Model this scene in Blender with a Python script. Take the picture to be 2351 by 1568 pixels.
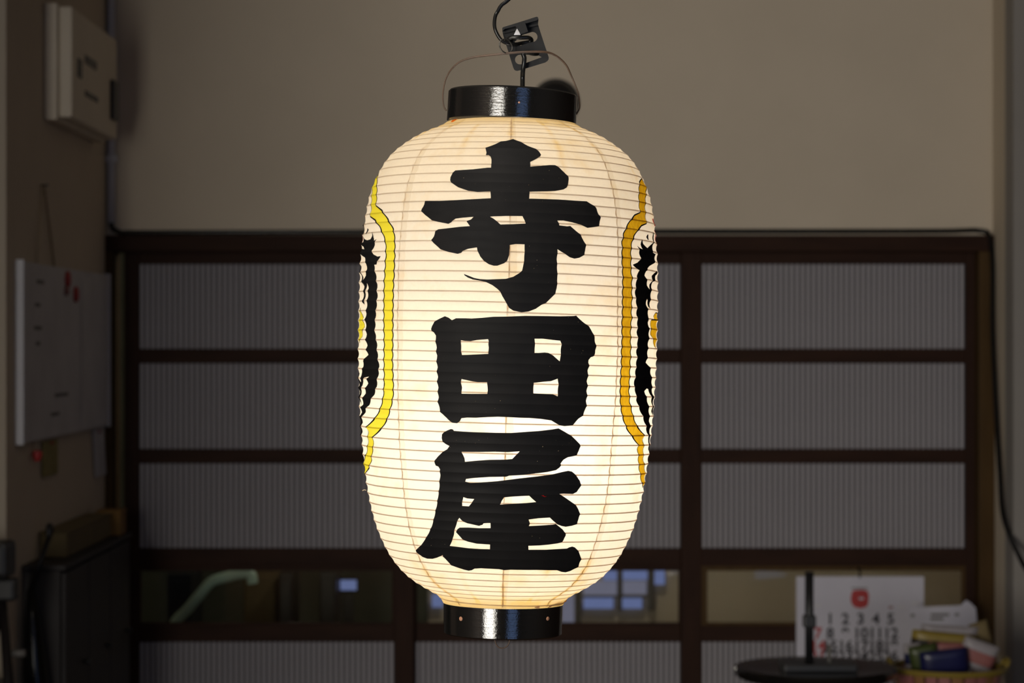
import bpy, bmesh, math, random
import numpy as np
from mathutils import Vector, Matrix, Euler
from mathutils.geometry import delaunay_2d_cdt

for o in list(bpy.data.objects):
    bpy.data.objects.remove(o)
sc = bpy.context.scene
COL = sc.collection
random.seed(7)

# ------------------------------------------------------------------ camera
F = 5600.0                    # focal length in pixels of the 2351 px wide frame
CX, CY = 1175.5, 784.0
EYE = 1.45                    # lens height above the floor
LD = 2.195                    # distance to the lantern's axis
S = LD / F                    # metres per pixel at the lantern
cam = bpy.data.cameras.new('camera')
cam.sensor_width = 36.0
cam.lens = F * 36.0 / 2351.0
cam.clip_start = 0.05
cam.dof.use_dof = True
cam.dof.focus_distance = 2.10
cam.dof.aperture_fstop = 13.0
camo = bpy.data.objects.new('camera', cam)
COL.objects.link(camo)
camo.location = (0, 0, EYE)
camo.rotation_euler = (math.pi / 2, 0, 0)
sc.camera = camo

# ------------------------------------------------------------------ world, daylight, exposure
w = bpy.data.worlds.new('world')
sc.world = w
w.use_nodes = True
w.node_tree.nodes['Background'].inputs[0].default_value = (0.75, 0.85, 1.0, 1)
w.node_tree.nodes['Background'].inputs[1].default_value = 0.02

def area(name, loc, size, energy, color, rot):
    l = bpy.data.lights.new(name, 'AREA')
    l.shape = 'RECTANGLE'
    l.size, l.size_y = size
    l.energy = energy
    l.color = color
    o = bpy.data.objects.new(name, l)
    COL.objects.link(o)
    o.location = loc
    o.rotation_euler = rot
    return o

# two windows in the wall behind the camera: a bright one at its left, a blue shaded one at its right
FACE_IN = (math.pi / 2, 0, 0)          # emits towards +Y, into the room
area('daylight_bright_window', (-2.25, -2.36, 1.3), (1.9, 2.3), 262, (1.0, 0.945, 0.85), FACE_IN)
area('daylight_blue_window', (1.5, -2.36, 1.3), (1.5, 2.3), 15, (0.3, 0.5, 1.0), FACE_IN)
area('ceiling_lamp_light', (-0.3, 1.6, 2.63), (0.5, 0.5), 13, (1.0, 0.93, 0.82), (0, 0, 0))
# unseen lamp added to light the passage behind the doors
pl = bpy.data.lights.new('passage_fill_light', 'POINT')
pl.energy = 15.0
pl.color = (1.0, 0.93, 0.8)
pl.shadow_soft_size = 0.08
plo = bpy.data.objects.new('passage_fill_light', pl)
COL.objects.link(plo)
plo.location = (0.25, 8.5, 2.1)

vs = sc.view_settings
vs.view_transform = 'Standard'
vs.look = 'None'
vs.exposure = 0.0
vs.gamma = 1.0
vs.use_curve_mapping = False
sc.cycles.use_denoising = True
sc.cycles.max_bounces = 10
sc.cycles.transparent_max_bounces = 16

# ------------------------------------------------------------------ helpers
def W(px, py, d):
    """the point that stands at distance d on the ray of a pixel"""
    return Vector(((px - CX) * d / F, d, EYE + (CY - py) * d / F))

def tag(o, label=None, cat=None, group=None, kind=None):
    if label: o['label'] = label
    if cat: o['category'] = cat
    if group: o['group'] = group
    if kind: o['kind'] = kind
    return o

def empty(name, loc=(0, 0, 0), rot=(0, 0, 0)):
    o = bpy.data.objects.new(name, None)
    o.empty_display_size = 0.05
    COL.objects.link(o)
    o.location = loc
    o.rotation_euler = rot
    return o

def link(name, me, mat, parent=None, smooth=False, loc=None):
    if mat is not None and not me.materials:
        me.materials.append(mat)
    o = bpy.data.objects.new(name, me)
    COL.objects.link(o)
    if parent is not None: o.parent = parent
    if loc is not None: o.location = loc
    if smooth:
        me.polygons.foreach_set('use_smooth', [True] * len(me.polygons))
    return o

def mesh(name, verts, faces):
    me = bpy.data.meshes.new(name)
    me.from_pydata([tuple(v) for v in verts], [], faces)
    me.update()
    return me

def box_mesh(name, x0, x1, y0, y1, z0, z1, bevel=0.0):
    bm = bmesh.new()
    v = [bm.verts.new(p) for p in ((x0, y0, z0), (x1, y0, z0), (x1, y1, z0), (x0, y1, z0), (x0, y0, z1), (x1, y0, z1), (x1, y1, z1), (x0, y1, z1))]
    for f in ((0, 3, 2, 1), (4, 5, 6, 7), (0, 1, 5, 4), (1, 2, 6, 5), (2, 3, 7, 6), (3, 0, 4, 7)):
        bm.faces.new([v[i] for i in f])
    if bevel > 0:
        bmesh.ops.bevel(bm, geom=list(bm.edges), offset=bevel, segments=2, affect='EDGES', profile=0.6)
    me = bpy.data.meshes.new(name)
    bm.to_mesh(me)
    bm.free()
    return me

def box(name, x0, x1, y0, y1, z0, z1, mat, parent=None, bevel=0.0):
    """a box given in world coordinates; the object's origin is at the middle of its base"""
    c = Vector(((x0 + x1) / 2, (y0 + y1) / 2, z0))
    me = box_mesh(name, x0 - c.x, x1 - c.x, y0 - c.y, y1 - c.y, 0, z1 - z0, bevel)
    o = link(name, me, mat, parent)
    o.location = c - (Vector(parent.location) if parent is not None else Vector())
    return o

def boxes(name, lst, mat, parent=None, bevel=0.0):
    bm = bmesh.new()
    for b in lst:
        t = box_mesh('t', *b, bevel)
        bm.from_mesh(t)
        bpy.data.meshes.remove(t)
    me = bpy.data.meshes.new(name)
    bm.to_mesh(me)
    bm.free()
    return link(name, me, mat, parent)

def catmull(pts, n=8, closed=False):
    P = [Vector(p) for p in pts]
    out = []
    m = len(P)
    rng = m if closed else m - 1
    for i in range(rng):
        if closed:
            a, b, c, d = P[(i - 1) % m], P[i], P[(i + 1) % m], P[(i + 2) % m]
        else:
            a = P[i - 1] if i > 0 else P[0] * 2 - P[1]
            b, c = P[i], P[i + 1]
            d = P[i + 2] if i + 2 < m else P[-1] * 2 - P[-2]
        for k in range(n):
            t = k / n
            out.append(0.5 * ((2 * b) + (c - a) * t + (2 * a - 5 * b + 4 * c - d) * t * t + (3 * b - a - 3 * c + d) * t ** 3))
    if not closed: out.append(P[-1].copy())
    return out

def tube_mesh(name, path, rad, sides=8, closed=False, flat=None):
    """a tube along a path; rad is a number or a list; flat=(a, b, up) makes an elliptical section"""
    P = [Vector(p) for p in path]
    n = len(P)
    verts, faces = [], []
    prev = None
    for i in range(n):
        t = (P[(i + 1) % n] - P[i - 1]) if closed else (P[min(i + 1, n - 1)] - P[max(i - 1, 0)])
        t.normalize()
        if prev is None:
            ref = Vector(flat[2]) if flat else (Vector((0, 0, 1)) if abs(t.z) < 0.9 else Vector((1, 0, 0)))
            u = (ref - t * ref.dot(t)).normalized()
        else:
            u = (prev - t * prev.dot(t)).normalized()
        prev = u
        v = t.cross(u)
        r = rad[i] if isinstance(rad, (list, tuple)) else rad
        for k in range(sides):
            a = 2 * math.pi * k / sides
            ra, rb = (flat[0], flat[1]) if flat else (r, r)
            verts.append(P[i] + u * (math.cos(a) * ra) + v * (math.sin(a) * rb))
    for i in range(n if closed else n - 1):
        j = (i + 1) % n
        for k in range(sides):
            k2 = (k + 1) % sides
            faces.append((i * sides + k, i * sides + k2, j * sides + k2, j * sides + k))
    if not closed:
        faces.append(tuple(range(sides))[::-1])
        faces.append(tuple((n - 1) * sides + k for k in range(sides)))
    return mesh(name, verts, faces)

def tube(name, path, rad, mat, parent=None, sides=8, closed=False, flat=None):
    return link(name, tube_mesh(name, path, rad, sides, closed, flat), mat, parent, smooth=True)

def lathe(name, prof, mat, parent=None, segs=48, axis='Z', closed=False, loc=None, smooth=True):
    """prof: (r, z) pairs turned about Z (or about Y)"""
    verts, faces = [], []
    n = len(prof)
    for k in range(segs):
        a = 2 * math.pi * k / segs
        for r, z in prof:
            verts.append((r * math.cos(a), r * math.sin(a), z) if axis == 'Z' else (r * math.cos(a), z, r * math.sin(a)))
    for k in range(segs):
        k2 = (k + 1) % segs
        for i in range(n if closed else n - 1):
            j = (i + 1) % n
            faces.append((k * n + i, k2 * n + i, k2 * n + j, k * n + j))
    me = mesh(name, verts, faces)
    bm = bmesh.new(); bm.from_mesh(me)
    bmesh.ops.remove_doubles(bm, verts=bm.verts, dist=1e-6)
    bmesh.ops.recalc_face_normals(bm, faces=bm.faces)
    bm.to_mesh(me); bm.free()
    o = link(name, me, mat, parent, smooth=smooth, loc=loc)
    if smooth:
        try: me.set_sharp_from_angle(angle=math.radians(35))
        except Exception: pass
    return o

def even_odd(px, py, loops):
    ins = np.zeros(len(px), bool)
    for lp in loops:
        q = np.asarray(lp, float)
        x0, y0 = q[:, 0], q[:, 1]
        x1, y1 = np.roll(x0, -1), np.roll(y0, -1)
        for a, b, c, d in zip(x0, y0, x1, y1):
            if b == d: continue
            m = ((b > py) != (d > py)) & (px < (c - a) * (py - b) / (d - b) + a)
            ins ^= m
    return ins

def cdt(loops, extra):
    """triangulate the region inside loops (even-odd) with extra inner points"""
    V, E = [], []
    for lp in loops:
        b = len(V)
        n = len(lp)
        V += [Vector((float(p[0]), float(p[1]))) for p in lp]
        E += [(b + i, b + (i + 1) % n) for i in range(n)]
    V += [Vector((float(p[0]), float(p[1]))) for p in extra]
    vo, eo, fo, _, _, _ = delaunay_2d_cdt(V, E, [], 0, 1e-7)
    c = np.array([[(vo[f[0]].x + vo[f[1]].x + vo[f[2]].x) / 3, (vo[f[0]].y + vo[f[1]].y + vo[f[2]].y) / 3] for f in fo])
    ok = even_odd(c[:, 0], c[:, 1], loops)
    return [(v.x, v.y) for v in vo], [tuple(f) for f, k in zip(fo, ok) if k]

def plate(name, loops, to3, thick, mat, parent=None):
    """a flat sheet with holes: loops in 2D, to3 maps (x, y, depth) to 3D"""
    v, f = cdt(loops, [])
    n = len(v)
    verts = [to3(x, y, 0) for x, y in v] + [to3(x, y, thick) for x, y in v]
    faces = list(f) + [tuple(reversed([i + n for i in t])) for t in f]
    cnt = {}
    for t in f:
        for i in range(3):
            e = (t[i], t[(i + 1) % 3]); cnt[e] = cnt.get(e, 0) + 1
    for (a, b) in cnt:
        if (b, a) not in cnt: faces.append((b, a, a + n, b + n))
    me = mesh(name, verts, faces)
    bm = bmesh.new(); bm.from_mesh(me)
    bmesh.ops.recalc_face_normals(bm, faces=bm.faces)
    bm.to_mesh(me); bm.free()
    return link(name, me, mat, parent)

def text_mesh(s, size):
    cu = bpy.data.curves.new('t', 'FONT')
    cu.body = s; cu.size = size; cu.align_x = 'CENTER'; cu.align_y = 'CENTER'; cu.extrude = 0.0002; cu.offset = size * 0.03
    o = bpy.data.objects.new('t', cu)
    COL.objects.link(o)
    dg = bpy.context.evaluated_depsgraph_get()
    me = bpy.data.meshes.new_from_object(o.evaluated_get(dg))
    bpy.data.objects.remove(o)
    bpy.data.curves.remove(cu)
    return me

# ------------------------------------------------------------------ materials
def nodes(name):
    m = bpy.data.materials.new(name)
    m.use_nodes = True
    nt = m.node_tree
    nt.nodes.clear()
    out = nt.nodes.new('ShaderNodeOutputMaterial')
    return m, nt, out

def nd(nt, t, **kw):
    n = nt.nodes.new(t)
    for k, v in kw.items():
        if k.startswith('i_'): n.inputs[int(k[2:])].default_value = v
        else: setattr(n, k, v)
    return n

def math_n(nt, op, a, b=None, clamp=False):
    n = nt.nodes.new('ShaderNodeMath')
    n.operation = op
    n.use_clamp = clamp
    for i, v in enumerate((a, b)):
        if v is None: continue
        if isinstance(v, (int, float)): n.inputs[i].default_value = v
        else: nt.links.new(v, n.inputs[i])
    return n.outputs[0]

def mixc(nt, fac, a, b):
    n = nt.nodes.new('ShaderNodeMix')
    n.data_type = 'RGBA'
    for sock, v in ((n.inputs[0], fac), (n.inputs[6], a), (n.inputs[7], b)):
        if isinstance(v, (int, float)): sock.default_value = v
        elif isinstance(v, tuple): sock.default_value = (*v, 1) if len(v) == 3 else v
        else: nt.links.new(v, sock)
    return n.outputs[2]

def noise(nt, coord, scale, detail=3.0, rough=0.55, stretch=None):
    if stretch:
        mp = nd(nt, 'ShaderNodeMapping')
        mp.inputs['Scale'].default_value = stretch
        nt.links.new(coord, mp.inputs[0])
        coord = mp.outputs[0]
    n = nd(nt, 'ShaderNodeTexNoise')
    n.inputs['Scale'].default_value = scale
    n.inputs['Detail'].default_value = detail
    n.inputs['Roughness'].default_value = rough
    nt.links.new(coord, n.inputs['Vector'])
    return n.outputs[0]

def ramp(nt, fac, stops):
    r = nd(nt, 'ShaderNodeValToRGB')
    e = r.color_ramp.elements
    while len(e) < len(stops): e.new(0.5)
    for el, (p, c) in zip(e, stops):
        el.position = p
        el.color = (*c, 1) if len(c) == 3 else c
    nt.links.new(fac, r.inputs[0])
    return r.outputs[0]

def std(name, a, b=None, scale=30.0, rough=0.6, stretch=None, bump=0.0, spec=0.5, metal=0.0, coat=0.0, detail=4.0):
    """Principled material whose colour wanders between a and b with a noise grain"""
    m, nt, out = nodes(name)
    bs = nd(nt, 'ShaderNodeBsdfPrincipled')
    tc = nd(nt, 'ShaderNodeTexCoord')
    b = b or tuple(x * 0.8 for x in a)
    nz = noise(nt, tc.outputs['Object'], scale, detail, 0.55, stretch)
    col = ramp(nt, nz, ((0.3, a), (0.72, b)))
    nt.links.new(col, bs.inputs['Base Color'])
    bs.inputs['Roughness'].default_value = rough
    bs.inputs['Specular IOR Level'].default_value = spec
    bs.inputs['Metallic'].default_value = metal
    bs.inputs['Coat Weight'].default_value = coat
    if bump > 0:
        bp = nd(nt, 'ShaderNodeBump')
        bp.inputs['Strength'].default_value = bump
        bp.inputs['Distance'].default_value = 0.002
        nt.links.new(nz, bp.inputs['Height'])
        nt.links.new(bp.outputs[0], bs.inputs['Normal'])
    nt.links.new(bs.outputs[0], out.inputs[0])
    return m

M = {}
M['plaster'] = std('plaster', (0.62, 0.535, 0.425), (0.58, 0.50, 0.395), 3.0, 0.9, bump=0.05, spec=0.2)
M['olive'] = std('olive_panel', (0.085, 0.095, 0.07), (0.06, 0.068, 0.05), 5.0, 0.6)
M['dark_panel'] = std('dark_panel', (0.06, 0.035, 0.022), (0.04, 0.024, 0.015), 4.0, 0.6, stretch=(8, 8, 1))
M['plaster_dimmed'] = std('plaster_dimmed', (0.30, 0.28, 0.26), (0.28, 0.26, 0.24), 4.0, 0.9, spec=0.2)  # wall plaster greyed: the dimming towards the right edge is painted in
M['floor'] = std('floor_boards', (0.10, 0.06, 0.035), (0.06, 0.035, 0.02), 4.0, 0.95, stretch=(1, 14, 1), spec=0.0)
M['ceiling'] = std('ceiling_board', (0.45, 0.40, 0.33), (0.40, 0.35, 0.28), 3.0, 0.9)
M['wood'] = std('dark_wood', (0.038, 0.017, 0.010), (0.024, 0.0105, 0.0065), 5.0, 0.6, stretch=(6, 6, 1), spec=0.1)
M['wood_h'] = std('dark_wood_rail', (0.038, 0.017, 0.010), (0.024, 0.0105, 0.0065), 5.0, 0.6, stretch=(1, 6, 6), spec=0.1)
M['wood_brown'] = std('brown_wood', (0.075, 0.042, 0.014), (0.055, 0.030, 0.010), 5.0, 0.55, stretch=(6, 6, 1), spec=0.1)  # lighter brown wood of the jambs and glazing beads
M['reed'] = std('grey_reed', (0.44, 0.42, 0.445), (0.36, 0.34, 0.365), 9.0, 0.7, stretch=(20, 1, 0.6), spec=0.3)
M['screen'] = std('grey_screen', (0.085, 0.08, 0.088), (0.07, 0.066, 0.073), 12.0, 0.8, spec=0.2)
M['white_plastic'] = std('white_plastic', (0.62, 0.62, 0.66), (0.56, 0.56, 0.6), 6.0, 0.5)
M['cream_plastic'] = std('cream_plastic', (0.74, 0.66, 0.53), (0.68, 0.60, 0.48), 5.0, 0.55)
M['black_plastic'] = std('black_plastic', (0.012, 0.012, 0.013), (0.008, 0.008, 0.009), 12.0, 0.45)
M['black_rubber'] = std('black_rubber', (0.006, 0.006, 0.006), (0.009, 0.009, 0.009), 40.0, 0.22, spec=0.25)
M['grey_plastic'] = std('grey_plastic', (0.16, 0.15, 0.14), (0.12, 0.115, 0.105), 10.0, 0.6)
M['paper_white'] = std('paper_white', (0.60, 0.585, 0.66), (0.56, 0.545, 0.62), 8.0, 0.8, spec=0.2)
M['paper_grey'] = std('paper_grey', (0.66, 0.65, 0.67), (0.56, 0.55, 0.57), 6.0, 0.8, spec=0.2)
M['red'] = std('red_print', (0.45, 0.03, 0.03), (0.38, 0.025, 0.025), 10.0, 0.5)
M['print'] = std('black_print', (0.05, 0.05, 0.055), (0.035, 0.035, 0.04), 20.0, 0.7)
M['yellow_plastic'] = std('yellow_plastic', (0.25, 0.18, 0.03), (0.21, 0.15, 0.025), 6.0, 0.45)
M['pink_plastic'] = std('pink_plastic', (0.30, 0.11, 0.11), (0.26, 0.10, 0.085), 6.0, 0.45)
M['orange_plastic'] = std('orange_plastic', (0.26, 0.13, 0.05), (0.22, 0.10, 0.04), 6.0, 0.45)
M['navy'] = std('navy_wrap', (0.008, 0.010, 0.05), (0.012, 0.014, 0.07), 20.0, 0.35)
M['green'] = std('green_wrap', (0.05, 0.065, 0.015), (0.035, 0.05, 0.012), 25.0, 0.4)
M['tan_card'] = std('tan_card', (0.17, 0.125, 0.05), (0.13, 0.095, 0.04), 12.0, 0.8)
M['amber_card'] = std('amber_card', (0.26, 0.13, 0.02), (0.2, 0.1, 0.015), 12.0, 0.7)
M['dark_cabinet'] = std('dark_cabinet', (0.012, 0.007, 0.006), (0.008, 0.005, 0.005), 6.0, 0.6)
M['steel'] = std('steel_wire', (0.13, 0.125, 0.115), (0.10, 0.095, 0.085), 40.0, 0.45, metal=0.6)
M['handle'] = std('brown_wire', (0.085, 0.048, 0.028), (0.05, 0.032, 0.022), 60.0, 0.5, spec=0.4)
M['copper'] = std('copper_nail', (0.45, 0.23, 0.14), (0.36, 0.19, 0.12), 80.0, 0.55)
M['bracket'] = std('black_steel', (0.005, 0.005, 0.0055), (0.007, 0.007, 0.0075), 60.0, 0.5, spec=0.22)
M['string'] = std('string', (0.45, 0.36, 0.24), (0.36, 0.28, 0.18), 80.0, 0.8)
M['grey_wrap'] = std('grey_wrap', (0.34, 0.31, 0.33), (0.27, 0.25, 0.26), 25.0, 0.5)
M['pale_green'] = std('pale_green', (0.62, 0.85, 0.74), (0.52, 0.74, 0.64), 8.0, 0.4)
M['yellow_tag'] = std('yellow_tag', (0.30, 0.25, 0.07), (0.25, 0.2, 0.05), 12.0, 0.7)

# black lacquer with brush streaks round the ring
m, nt, out = nodes('black_lacquer')
bs = nd(nt, 'ShaderNodeBsdfPrincipled')
tc = nd(nt, 'ShaderNodeTexCoord')
n1 = noise(nt, tc.outputs['Object'], 26.0, 2.5, 0.6, (1.2, 1.2, 20))
n2 = noise(nt, tc.outputs['Object'], 420.0, 3.0, 0.7)
bs.inputs['Base Color'].default_value = (0.006, 0.006, 0.006, 1)
bs.inputs['Specular IOR Level'].default_value = 0.85
nt.links.new(math_n(nt, 'ADD', math_n(nt, 'MULTIPLY', n1, 0.10), 0.05), bs.inputs['Roughness'])
bp = nd(nt, 'ShaderNodeBump')
bp.inputs['Strength'].default_value = 0.55
bp.inputs['Distance'].default_value = 0.00018
nt.links.new(math_n(nt, 'ADD', math_n(nt, 'MULTIPLY', n1, 1.0), math_n(nt, 'MULTIPLY', n2, 1.1)), bp.inputs['Height'])
nt.links.new(bp.outputs[0], bs.inputs['Normal'])
nt.links.new(bs.outputs[0], out.inputs[0])
M['lacquer'] = m

M['gloss_black'] = std('gloss_black', (0.006, 0.006, 0.006), (0.009, 0.008, 0.007), 6.0, 0.10, spec=0.6)
# window glass: thin pane
m, nt, out = nodes('thin_glass')
tr = nd(nt, 'ShaderNodeBsdfTransparent'); tr.inputs[0].default_value = (0.92, 0.93, 0.89, 1)
gl = nd(nt, 'ShaderNodeBsdfGlossy'); gl.inputs['Roughness'].default_value = 0.03
mx = nd(nt, 'ShaderNodeMixShader'); mx.inputs[0].default_value = 0.03
nt.links.new(tr.outputs[0], mx.inputs[1]); nt.links.new(gl.outputs[0], mx.inputs[2])
nt.links.new(mx.outputs[0], out.inputs[0])
M['glass'] = m

def emis(name, col, s):
    m, nt, out = nodes(name)
    e = nd(nt, 'ShaderNodeEmission')
    tc = nd(nt, 'ShaderNodeTexCoord')
    nz = noise(nt, tc.outputs['Object'], 6.0, 2.0)
    c = ramp(nt, nz, ((0.3, col), (0.7, tuple(x * 0.8 for x in col))))
    nt.links.new(c, e.inputs[0])
    e.inputs[1].default_value = s
    nt.links.new(e.outputs[0], out.inputs[0])
    return m
M['blue_pane'] = emis('blue_pane_glow', (0.13, 0.165, 0.36), 1.0)
M['grey_pane'] = emis('grey_pane_glow', (0.15, 0.15, 0.22), 1.0)
M['bulb'] = emis('bulb_glass', (1.0, 0.86, 0.62), 6.0)

# ------------------------------------------------------------------ the room
WD = 7.50                     # distance to the wall with the doors
SW = WD / F
XL = (245 - CX) * SW          # left wall of the entrance bay
XR = (2279 - CX) * SW         # right wall of the entrance bay
YL = 6.007                    # where the bay opens into the room, at the left
YR = 7.19                     # and at the right
CEIL = 2.75

def struct(o, label, cat):
    return tag(o, label, cat, kind='structure')

struct(box('floor', -3.9, 3.5, -2.6, 9.75, -0.1, 0.0, M['floor']), 'dark wooden floor of the room below the frame', 'floor')
struct(box('ceiling', -3.9, 3.5, -2.6, 9.75, CEIL, CEIL + 0.1, M['ceiling']), 'plain board ceiling above the hanging lantern', 'ceiling')
LZ1 = EYE + (CY - 541) * SW   # top of the lintel
LZ0 = EYE + (CY - 578) * SW
struct(box('wall_back', XL, XR, WD, WD + 0.12, LZ1, CEIL, M['plaster']), 'beige plaster wall above the dark wooden sliding doors', 'wall')
struct(box('wall_left', XL - 0.12, XL, YL + 0.12, 7.70, 0, CEIL, M['plaster']), 'beige side wall carrying the cream box and the whiteboard', 'wall')
struct(box('wall_right', XR, XR + 0.12, YR + 0.12, 7.70, 0, CEIL, M['plaster']), 'narrow beige side wall right of the sliding doors', 'wall')
struct(box('wall_front_left', -3.9, XL, YL, YL + 0.12, 0, CEIL, M['plaster']), 'pale wall end at the far left edge', 'wall')
struct(box('wall_front_right', XR, 3.5, YR, YR + 0.12, 0, CEIL, M['plaster_dimmed']), 'wall end at the far right edge, dimming painted into its colour', 'wall')
struct(box('wall_room_left', -3.9, -3.8, -2.6, YL, 0, CEIL, M['dark_panel']), 'long left wall of the room, outside the frame', 'wall')
struct(box('wall_room_right', 3.4, 3.5, -2.6, YR, 0, CEIL, M['dark_panel']), 'long right wall of the room, outside the frame', 'wall')
struct(box('wall_light_blocker', -3.8, -1.42, 3.0, 3.1, 0, CEIL, M['dark_panel']), 'unseen wall added left of the view to shade the back wall', 'wall')  # added out of view to shade the left of the back wall
struct(box('wall_rear', -3.8, 3.4, -2.6, -2.5, 0, CEIL, M['dark_panel']), 'wall with two windows behind the camera', 'wall')

def rear_window(name, xc, label):
    r = empty(name, (xc, -2.5, 0.13))
    struct(r, label, 'window')
    for i, (x0, x1, z0, z1) in enumerate(((-1.03, -0.97, 0, 2.34), (0.97, 1.03, 0, 2.34), (-0.97, 0.97, -0.06, 0), (-0.97, 0.97, 2.34, 2.40))):
        link('frame', box_mesh('frame', x0, x1, 0.001, 0.09, z0, z1, 0.004), M['wood'], r)
    return r
rear_window('window_1', -2.25, 'bright daylight window in the wall behind the camera')
rear_window('window_2', 1.5, 'blue shaded window in the wall behind the camera')

rl_ = empty('ceiling_lamp', (-0.3, 1.6, CEIL))
tag(rl_, 'square ceiling lamp of the room above the frame', 'lamp')
link('housing', box_mesh('housing', -0.3, 0.3, -0.3, 0.3, -0.10, -0.001, 0.01), M['white_plastic'], rl_)
for x0, x1, y0, y1 in ((-0.3, -0.27, -0.3, 0.3), (0.27, 0.3, -0.3, 0.3), (-0.27, 0.27, -0.3, -0.27), (-0.27, 0.27, 0.27, 0.3)):
    link('frame', box_mesh('frame', x0, x1, y0, y1, -0.125, -0.1005, 0.003), M['white_plastic'], rl_)

# lintel and jambs
lin = box('trim_1', XL, XR, WD - 0.035, WD + 0.12, LZ0, LZ1, M['wood_h'], bevel=0.003)
struct(lin, 'dark brown lintel running above the sliding doors', 'trim')
jl = box('trim_2', XL, XL + 17 * SW, WD - 0.035, WD + 0.12, 0, LZ0, M['wood_brown'], bevel=0.003)
struct(jl, 'brown door jamb beside the whiteboard wall', 'trim')
jr = box('trim_3', XR - 36 * SW, XR, WD - 0.035, WD + 0.12, 0, LZ0, M['wood_brown'], bevel=0.003)
struct(jr, 'brown door jamb at the right wall', 'trim')

# ------------------------------------------------------------------ sliding doors with reed screens
reed_cache = {}
def reed_mesh(h, wd, dp):
    k = round(h, 4)
    if k not in reed_cache:
        prof = [(-wd / 2, 0), (-wd * 0.36, -dp * 0.75), (0, -dp), (wd * 0.36, -dp * 0.75), (wd / 2, 0)]
        v = [(x, y, z) for z in (0, h) for x, y in prof]
        n = len(prof)
        f = [(i, i + 1, n + i + 1, n + i) for i in range(n - 1)] + [tuple(range(n))[::-1], tuple(range(n, 2 * n))]
        me = mesh('reed', v, f)
        me.materials.append(M['reed'])
        reed_cache[k] = me
    return reed_cache[k]

def door(name, label, xs, yf, beads):
    """xs: pixel columns (outer left, pane left, pane right, outer right); yf: front face"""
    s = yf / F
    X = [(x - CX) * s for x in xs]
    Z = lambda py: EYE + (CY - py) * s
    top = LZ0 + 0.012
    root = empty(name, ((X[0] + X[3]) / 2, yf + 0.015, 0.004))
    struct(root, label, 'door')
    T = 0.030
    y0, y1 = yf, yf + T
    box('stile', X[0], X[1], y0, y1, 0.004, top, M['wood'], root, 0.002)
    box('stile', X[2], X[3], y0, y1, 0.004, top, M['wood'], root, 0.002)
    zb = 0.16
    rails = [(Z(606), top), (Z(834), Z(801)), (Z(1064), Z(1031)), (Z(1299), Z(1259)), (Z(1474), Z(1436)), (Z(1700), Z(1668)), (0.004, zb)]
    for a, b in rails:
        box('rail', X[1], X[2], y0 + 0.001, y1 - 0.001, a, b, M['wood_h'], root, 0.002)
    for a, b in ((Z(801), Z(606)), (Z(1031), Z(834)), (Z(1259), Z(1064)), (Z(1668), Z(1474)), (zb, Z(1700))):
        z0, z1 = b, a
        if z1 < z0: z0, z1 = z1, z0
        sp = box('screen_panel', X[1], X[2], y0 + 0.016, y0 + 0.022, z0, z1, M['screen'], root)
        n = int(round((xs[2] - xs[1]) / 12.7))
        h = z1 - z0 - 0.002
        pitch = (X[2] - X[1]) / n
        if z1 < 0.4: continue
        for i in range(n):
            r = bpy.data.objects.new('reed', reed_mesh(h, pitch * 0.66, 0.0055))
            COL.objects.link(r)
            r.parent = sp
            r.location = (X[1] + pitch * (i + 0.5) - (X[1] + X[2]) / 2, -0.003, 0.001)
    # the clear glazed row
    z0, z1 = Z(1436), Z(1299)
    g = box('glass_pane', X[1], X[2], y0 + 0.014, y0 + 0.017, z0, z1, M['glass'], root)
    b = 13 * s
    bm_ = M['wood_brown'] if beads else M['wood_h']
    e = 0.0005
    for c in ((X[1], X[2], z1 - b * 0.9, z1), (X[1], X[2], z0, z0 + b * 0.5), (X[1], X[1] + b * (1 if beads else .4), z0 + b * .5, z1 - b * .9), (X[2] - b * (.7 if beads else .4), X[2], z0 + b * .5, z1 - b * .9)):
        box('glazing_bead', c[0], c[1], y0 + 0.003, y0 + 0.013, c[2], c[3], bm_, root, 0.001)
    return root

door('door_1', 'left sliding door of dark wood with grey reed panels', (285, 318, 905, 950), WD + 0.035, False)
door('door_2', 'middle sliding door of dark wood, mostly hidden behind the lantern', (915, 952, 1563, 1602), WD + 0.072, False)
door('door_3', 'right sliding door of dark wood, behind the calendar', (1565, 1611, 2217, 2244), WD + 0.035, True)

# ------------------------------------------------------------------ the passage behind the doors
struct(box('wall_passage_side', -1.9, -0.33, 9.56, 9.7, 0, CEIL, M['olive']), 'dark olive panelling at the left end of the passage', 'wall')
struct(box('wall_passage_far', -0.33, 2.1, 9.6, 9.7, 0, CEIL, M['plaster']), 'beige wall of the passage seen through the door glass', 'wall')
struct(box('wall_passage_left', -1.9, -1.8, 7.75, 9.6, 0, CEIL, M['plaster']), 'left end wall of the passage behind the doors', 'wall')
struct(box('wall_passage_right', 2.0, 2.1, 7.75, 9.6, 0, CEIL, M['plaster']), 'right end wall of the passage behind the doors', 'wall')

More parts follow.
